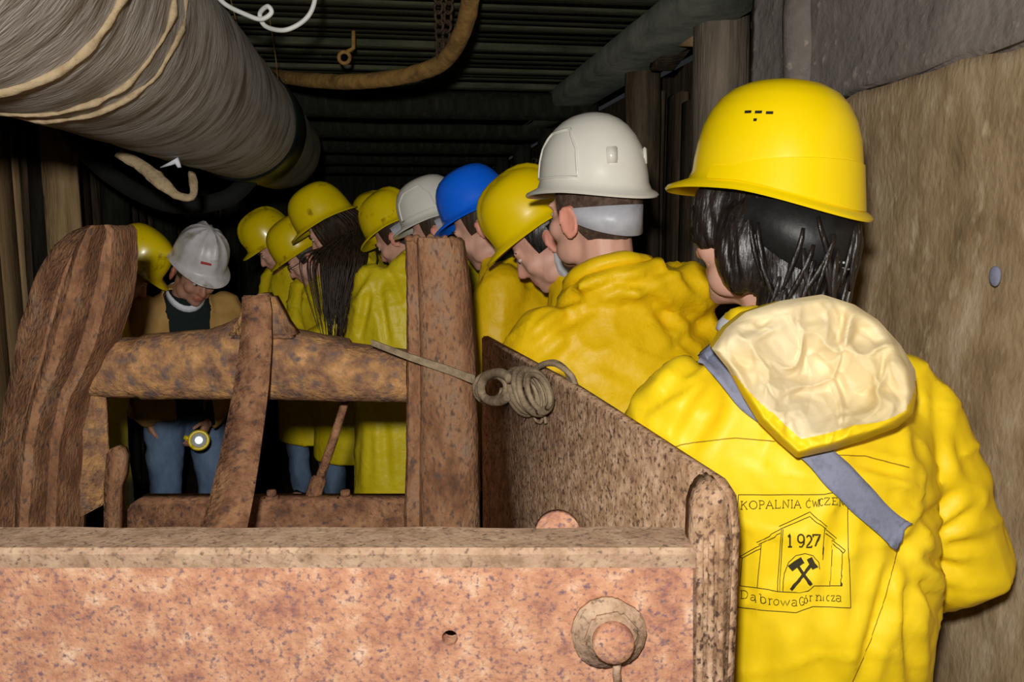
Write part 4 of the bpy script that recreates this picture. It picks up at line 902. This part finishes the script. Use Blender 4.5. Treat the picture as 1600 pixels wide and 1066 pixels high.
# ------------------------------------------------ details on the nearest person's coat
def surf(o, W):
    me = o.data; return BVHTree.FromPolygons([W @ v.co for v in me.vertices], [tuple(p.vertices) for p in me.polygons])
Lp = PEOPLE['L']; LW = Lp['W']; LI = LW.inverted(); bv = surf(Lp['coat'], LW)
def hit(px, py, off=.002):
    r = ray(px, py).normalized(); p, n, i, d = bv.ray_cast(CAM, r)
    if p is None: return None
    if n.dot(r) > 0: n = -n
    return p + n * off
def ribbon(pts, wid, off, thick=0):
    """strip in pixel space laid on the coat"""
    mb = MB(); L_, R_ = [], []
    P = [V((a, b, 0)) for a, b in pts]; dens = []
    for p, q in zip(P, P[1:]):
        k = max(1, int((q - p).length / 3)); dens += [p.lerp(q, i / k) for i in range(k)]
    dens.append(P[-1]); rows = []
    for i, p in enumerate(dens):
        d = (dens[min(i + 1, len(dens) - 1)] - dens[max(i - 1, 0)]).normalized(); nn = V((-d.y, d.x, 0)) * wid / 2
        m_ = 1 if wid < 4 else 6; row = []
        for j in range(m_ + 1):
            q = p - nn + nn * 2 * j / m_; hh = hit(q.x, q.y, off)
            if hh is None: row = None; break
            row.append(hh)
        if row is None:
            if len(rows) > 1: mb.loft(rows, caps=False, closed=False)
            rows = []; continue
        rows.append(row)
    if len(rows) > 1:
        if wid > 20:
            for it in range(3): rows = [[sum((rows[min(max(i + k, 0), len(rows) - 1)][j] for k in range(-4, 5)), V((0, 0, 0))) / 9 if 4 <= i < len(rows) - 4 else rows[i][j] for j in range(len(rows[0]))] for i in range(len(rows))]
        mb.loft(rows, caps=False, closed=False)
    return mb
# print: strokes in pixels of a close crop (scale 4.633 from 1120,740)
def cp(x, y): return (1120 + x / 4.633, 740 + y / 4.633)
S = []
def ln(*pts, w=1.15): S.append(([cp(*p) for p in pts], w))
ln((160, 150), (775, 150), (890, 126), (945, 128)); ln((160, 150), (125, 955)); ln((125, 955), (350, 985), (575, 1003), (690, 958), (960, 968)); ln((940, 130), (960, 968))
ln((450, 380), (672, 275), (710, 310), (790, 380)); ln((455, 400), (672, 308), (720, 350), (785, 395)); ln((290, 495), (460, 405)); ln((300, 510), (460, 432)); ln((170, 598), (315, 515)); ln((190, 608), (318, 538))
ln((780, 400), (862, 468)); ln((780, 430), (850, 480)); ln((832, 480), (928, 560)); ln((835, 505), (912, 575)); ln((170, 598), (195, 608)); ln((912, 575), (928, 560))
ln((468, 395), (438, 845)); ln((478, 400), (455, 850)); ln((775, 390), (760, 620)); ln((188, 606), (172, 808)); ln((320, 505), (298, 822)); ln((828, 480), (822, 805)); ln((905, 575), (902, 810))
ln((172, 808), (298, 825), (440, 848), (600, 858), (660, 845), (700, 806), (905, 810))
ln((478, 850), (490, 720), (520, 640), (570, 590), (640, 575), (700, 592), (735, 640), (740, 690))
ln((535, 835), (620, 745), (690, 650), w=5.0); ln((590, 672), (640, 745), (682, 800), w=5.0)                # crossed handles
ln((530, 685), (575, 650), (622, 622), w=11.0); ln((672, 610), (690, 645), (712, 685), w=9.0)                # hammer heads
G_ = {}
def stem(x, s0=0, s1=1, k=.16): return [[(x, s0), (x, s1)], [(x - k, s0), (x + k, s0)], [(x - k, s1), (x + k, s1)]]
def arc(cx, cy, rx, ry, a0, a1, n=10): return [(cx + rx * math.cos(R(a0 + (a1 - a0) * i / n)), cy + ry * math.sin(R(a0 + (a1 - a0) * i / n))) for i in range(n + 1)]
G_['K'] = stem(.18) + [[(.18, .45), (.85, 1)], [(.4, .62), (.88, 0)], [(.76, 0), (1, 0)]]
G_['O'] = [arc(.5, .5, .48, .5, 0, 360, 18)]; G_['C'] = [arc(.55, .5, .48, .5, 45, 315, 14)]
G_["C'"] = G_['C'] + [[(.5, 1.12), (.68, 1.3)]]
G_['P'] = stem(.2) + [[(.2, 1)] + arc(.5, .74, .4, .26, 90, -90, 8) + [(.2, .48)]]
G_['A'] = [[(.05, 0), (.5, 1), (.95, 0)], [(.24, .36), (.78, .36)], [(-.05, 0), (.18, 0)], [(.8, 0), (1.05, 0)]]
G_['L'] = stem(.2) + [[(.2, 0), (.9, 0), (.9, .22)]]
G_['N'] = [[(.15, 0), (.15, 1), (.85, 0), (.85, 1)], [(.0, 0), (.3, 0)], [(.7, 1), (1, 1)]]; G_["N'"] = G_['N'] + [[(.45, 1.12), (.6, 1.3)]]
G_['I'] = stem(.5, k=.3)
G_['W'] = [[(0, 1), (.27, 0), (.5, .9), (.74, 0), (1, 1)]]
G_['Z'] = [[(.1, .8), (.1, 1), (.92, 1), (.05, 0), (.95, 0), (.95, .22)]]
G_['E'] = stem(.2) + [[(.2, 1), (.9, 1), (.9, .82)], [(.2, .52), (.7, .52)], [(.2, 0), (.92, 0), (.92, .2)]]
G_['1'] = [[(.2, .8), (.5, 1), (.5, 0)], [(.2, 0), (.8, 0)]]
G_['9'] = [arc(.5, .7, .4, .3, 0, 360, 14), [(.9, .7), (.85, .3), (.6, .02), (.25, .05)]]
G_['2'] = [arc(.5, .72, .38, .28, 165, -20, 8) + [(.08, 0), (.95, 0), (.95, .14)]]
G_['7'] = [[(.08, .8), (.08, 1), (.95, 1), (.4, 0)]]
G_['D'] = stem(.18) + [[(.18, 1)] + arc(.45, .5, .5, .5, 90, -90, 12) + [(.18, 0)]]
G_['a'] = [arc(.45, .55, .35, .15, 160, 20, 6) + [(.8, .5), (.8, .05), (.95, 0)], arc(.45, .19, .35, .19, 60, 360, 10)]
G_['a,'] = G_['a'] + [[(.85, 0), (.75, -.15), (.98, -.2)]]
G_['b'] = [[(.02, 1), (.2, 1), (.2, 0)], arc(.5, .32, .38, .34, 0, 360, 14)]
G_['r'] = [[(.05, .66), (.3, .66), (.3, 0)], [(.1, 0), (.5, 0)], [(.3, .45), (.55, .66), (.85, .6)]]
G_['o'] = [arc(.5, .33, .42, .34, 0, 360, 14)]; G_["o'"] = G_['o'] + [[(.45, .8), (.65, 1)]]
G_['w'] = [[(0, .66), (.27, 0), (.5, .6), (.74, 0), (1, .66)]]
G_['G'] = G_['C'] + [[(.6, .42), (.98, .42), (.98, .05)]]
G_['n'] = [[(.05, .66), (.22, .66), (.22, 0)], [(.05, 0), (.4, 0)], [(.22, .45), (.5, .68), (.78, .5), (.78, 0)], [(.62, 0), (.95, 0)]]
G_['i'] = [[(.3, .66), (.5, .66), (.5, 0)], [(.25, 0), (.75, 0)], [(.5, .85), (.5, .95)]]
G_['c'] = [arc(.5, .33, .4, .34, 50, 310, 12)]
G_['z'] = [[(.1, .54), (.1, .66), (.88, .66), (.1, 0), (.92, 0), (.92, .13)]]
def text(chars, xs, y0s, hgt, w=1.15):
    """chars with left edges and widths, base line heights in crop pixels"""
    for ch, (x, wd), yb in zip(chars, xs, y0s):
        for st in G_[ch]:
            ln(*[(x + u_ * wd, yb - v_ * hgt) for u_, v_ in st], w=w)
text(['K', 'O', 'P', 'A', 'L', 'N', 'I', 'A'], [(175, 52), (236, 56), (302, 46), (355, 56), (418, 44), (470, 54), (530, 22), (556, 52)], [255, 253, 251, 249, 247, 246, 246, 246], 58)
text(["C'", 'W', 'I', 'C', 'Z', 'E', "N'"], [(642, 40), (690, 44), (732, 16), (742, 30), (776, 44), (828, 40), (874, 42)], [244, 242, 238, 232, 226, 226, 228], 52)
text(['1', '9', '2', '7'], [(505, 48), (580, 56), (645, 46), (692, 54)], [525, 528, 530, 524], 85, w=2.6)
text(['D', 'a,', 'b', 'r', 'o', 'w', 'a'], [(175, 58), (248, 46), (312, 48), (368, 38), (406, 46), (462, 66), (540, 46)], [905, 920, 932, 940, 946, 952, 955], 62)
text(['G', "o'", 'r', 'n', 'i', 'c', 'z', 'a'], [(598, 34), (632, 26), (664, 30), (706, 52), (758, 24), (790, 34), (828, 34), (864, 40)], [950, 935, 918, 914, 916, 918, 920, 922], 60)
allp = MB()
for pts, wd in S:
    r_ = ribbon(pts, wd, .0022); allp.add(r_.v, r_.f)
pr = allp.build('back_print', 'print_ink', Lp['root'], inv=LI); tag(pr, 'dark printed badge of a mine building with hammers and lettering')
# shoulder strap
mb = ribbon([(1088, 528), (1112, 562), (1150, 608), (1210, 655), (1290, 730), (1350, 790), (1402, 838)], 44, .009)
o = mb.build('bag_strap', 'strap_grey', Lp['root'], inv=LI, smooth=True); tag(o, 'grey woven bag strap crossing the back')
md = o.modifiers.new('t', 'SOLIDIFY'); md.thickness = .003; md.offset = 1
# yoke and side seams
for pts in ([(1035, 702), (1090, 690), (1150, 685), (1210, 690)], [(1300, 712), (1350, 712), (1420, 730)], [(1400, 862), (1385, 930), (1360, 1000), (1330, 1066)]):
    mb = ribbon(pts, 1.6, .0015)
    if mb.v: mb.build('seam', 'seam_dark', Lp['root'], inv=LI)
# hood, hanging open on the back
out = [(1112, 545), (1135, 512), (1165, 488), (1220, 470), (1285, 460), (1335, 476), (1372, 500), (1408, 540), (1430, 578), (1434, 615), (1428, 648), (1402, 668), (1350, 688), (1300, 704), (1245, 716), (1215, 690), (1185, 660), (1162, 622), (1140, 580)]
def resample(P, n):
    P = [V((a, b, 0)) for a, b in P]; P.append(P[0]); ds = [0]
    for a, b in zip(P, P[1:]): ds.append(ds[-1] + (b - a).length)
    o_ = []
    for i in range(n):
        t_ = ds[-1] * i / n
        for k in range(len(P) - 1):
            if ds[k] <= t_ <= ds[k + 1]: o_.append(P[k].lerp(P[k + 1], (t_ - ds[k]) / (ds[k + 1] - ds[k]))); break
    return o_
NA, NR = 220, 64; ol = resample(out, NA); cen = V((1275, 590, 0)); grid = []
def hd(p):
    h_ = hit(p.x, p.y, 0); return (h_ - CAM).dot(FWD) if h_ else None
hmid = hd(cen) or 1.0; hlow = hd(V((1250, 700, 0))) or 1.0
print('HOOD depth', hmid, hlow)
for i in range(NR + 1):
    r_ = i / NR; row = []
    for j in range(NA):
        p = cen.lerp(ol[j], r_); hs = hd(p); base = hlow + (hmid - hlow) * (700 - p.y) / 110
        if hs is not None: base = min(base, hs)
        lowf = min(1, max(0, (p.y - 500) / 180))
        rise = (.055 * math.sin(min(1, r_) * math.pi * .5) ** 2 * (1 - max(0, (r_ - .88) / .12) ** 2 * .85)) * (.35 + .65 * lowf) + .024
        rise -= .012 * (1 - r_) * lowf
        q = V((p.x * .018, p.y * .018, 0)); q += V((noise.noise(q * 1.1), noise.noise(q * 1.1 + V((7, 3, 1))), 0)) * .55
        d1 = noise.voronoi(V((q.x * .62 + q.y * .25, q.y * .55 - q.x * .2, 1.3)))[0]; d2 = noise.voronoi(V((q.x * 1.7, q.y * 1.5, 4.2)))[0]
        crum = (-.046 * min(.55, d1[1] - d1[0]) + .012 - .011 * min(.5, d2[1] - d2[0]) + .010 * noise.noise(q * .6)) * (1 if r_ < .8 else max(0, (1 - r_) / .2))
        row.append(at(p.x, p.y, base - rise - crum))
    grid.append(row)
def thr(j):
    p = ol[j]; a = math.degrees(math.atan2(p.y - cen.y, p.x - cen.x))     # 90 = straight down
    f = max(0, 1 - abs(a - 95) / 95) if a > -10 else 0
    return 1 - .24 * min(1, f * 1.8)
for name, mt, inside in (('hood_lining', 'lining_cream', True), ('hood', 'coat_near', False)):
    mb = MB(); vs_ = [p for r_ in grid for p in r_]; fs_ = []
    for i in range(NR):
        for j in range(NA):
            k = (j + 1) % NA; ins = (i + .5) / NR < thr(j)
            if ins == inside: fs_.append((i * NA + j, i * NA + k, (i + 1) * NA + k, (i + 1) * NA + j))
    if not inside:                                          # outside of the hood, curving back to the coat
        o_ = len(vs_); back = []
        for j in range(NA):
            p = cen.lerp(ol[j], .93); back.append(grid[NR][j] + FWD * .05 + (at(p.x, p.y, 1.0) - at(ol[j].x, ol[j].y, 1.0)))
        vs_ = vs_ + back
        fs_ += [(NR * NA + j, NR * NA + (j + 1) % NA, o_ + (j + 1) % NA, o_ + j) for j in range(NA)]
    mb.add(vs_, fs_); o = mb.build(name, mt, Lp['root'], inv=LI, smooth=True)
    bm = bmesh.new(); bm.from_mesh(o.data); bmesh.ops.delete(bm, geom=[v for v in bm.verts if not v.link_faces], context='VERTS'); bm.to_mesh(o.data); bm.free()
    tag(o, 'cream hood lining' if inside else 'yellow outside of the hanging hood')
# white shirt collar at the nape
mb = MB(); nbw = Lp['nb']; uu = Lp['u']; ff = Lp['fwd']
mb.tube([nbw + uu * .015 + V((1, 0, 0)) * .074 * math.cos(q) + ff * (.074 * math.sin(q)) for q in [2 * math.pi * j / 28 for j in range(29)]], .012, 10, 2.0); mb.build('shirt_collar', 'collar_white', Lp['root'], smooth=True)

# ------------------------------------------------ hand lamps
def lamp(g, label, on):
    t = empty('hand_lamp', g); tag(t, label, 'lamp', 'hand lamps'); c = V((0, 0, 0)); d = (CAM - t.location).normalized(); a = d.orthogonal().normalized(); b2 = d.cross(a)
    def ringl(f, r): return [c + d * f + (a * math.cos(q) + b2 * math.sin(q)) * r for q in [2 * math.pi * j / 24 for j in range(24)]]
    mb = MB(); mb.loft([ringl(-.06, .022), ringl(-.02, .026), ringl(-.005, .032), ringl(.0, .030)]); mb.build('lamp_body', 'harness_black', t, smooth=True)
    mb = MB(); mb.tube([c + d * .004 + (a * math.cos(q) + b2 * math.sin(q)) * .034 for q in [2 * math.pi * j / 24 for j in range(25)]], .007, 8); mb.build('bezel', 'helmet_yellow_far', t, smooth=True)
    mb = MB(); mb.loft([ringl(.001, .029), ringl(.004, .027), ringl(.006, .015)]); mb.build('lens', 'harness_grey', t, smooth=True)
    mb = MB(); mb.loft([ringl(.006, .014), ringl(.008, .012), ringl(.009, .005)]); mb.build('bulb', 'lamp_glow' if on else 'harness_black', t, smooth=True)
    mb = MB(); mb.tube([c - LAT * .035 + UP * .005, c - LAT * .055 + UP * .012], [.008, .010], 8); mb.build('switch_knob', 'helmet_yellow_far', t, smooth=True)
    return t
for key, k, lab, on in (('B', -1, 'small lit yellow-rimmed lamp held in front of the jeans', True), ('A', 1, 'unlit black lamp with yellow rim held beside the arched post', False)):
    P_ = PEOPLE[key]; e_, w_ = P_['J'][k]; g = P_['W'] @ (w_ + (w_ - e_).normalized() * .095); g += (CAM - g).normalized() * .05
    print('LAMP', key, [round(c) for c in project(g)]); lamp(g, lab, on)
bpy.context.view_layer.update()
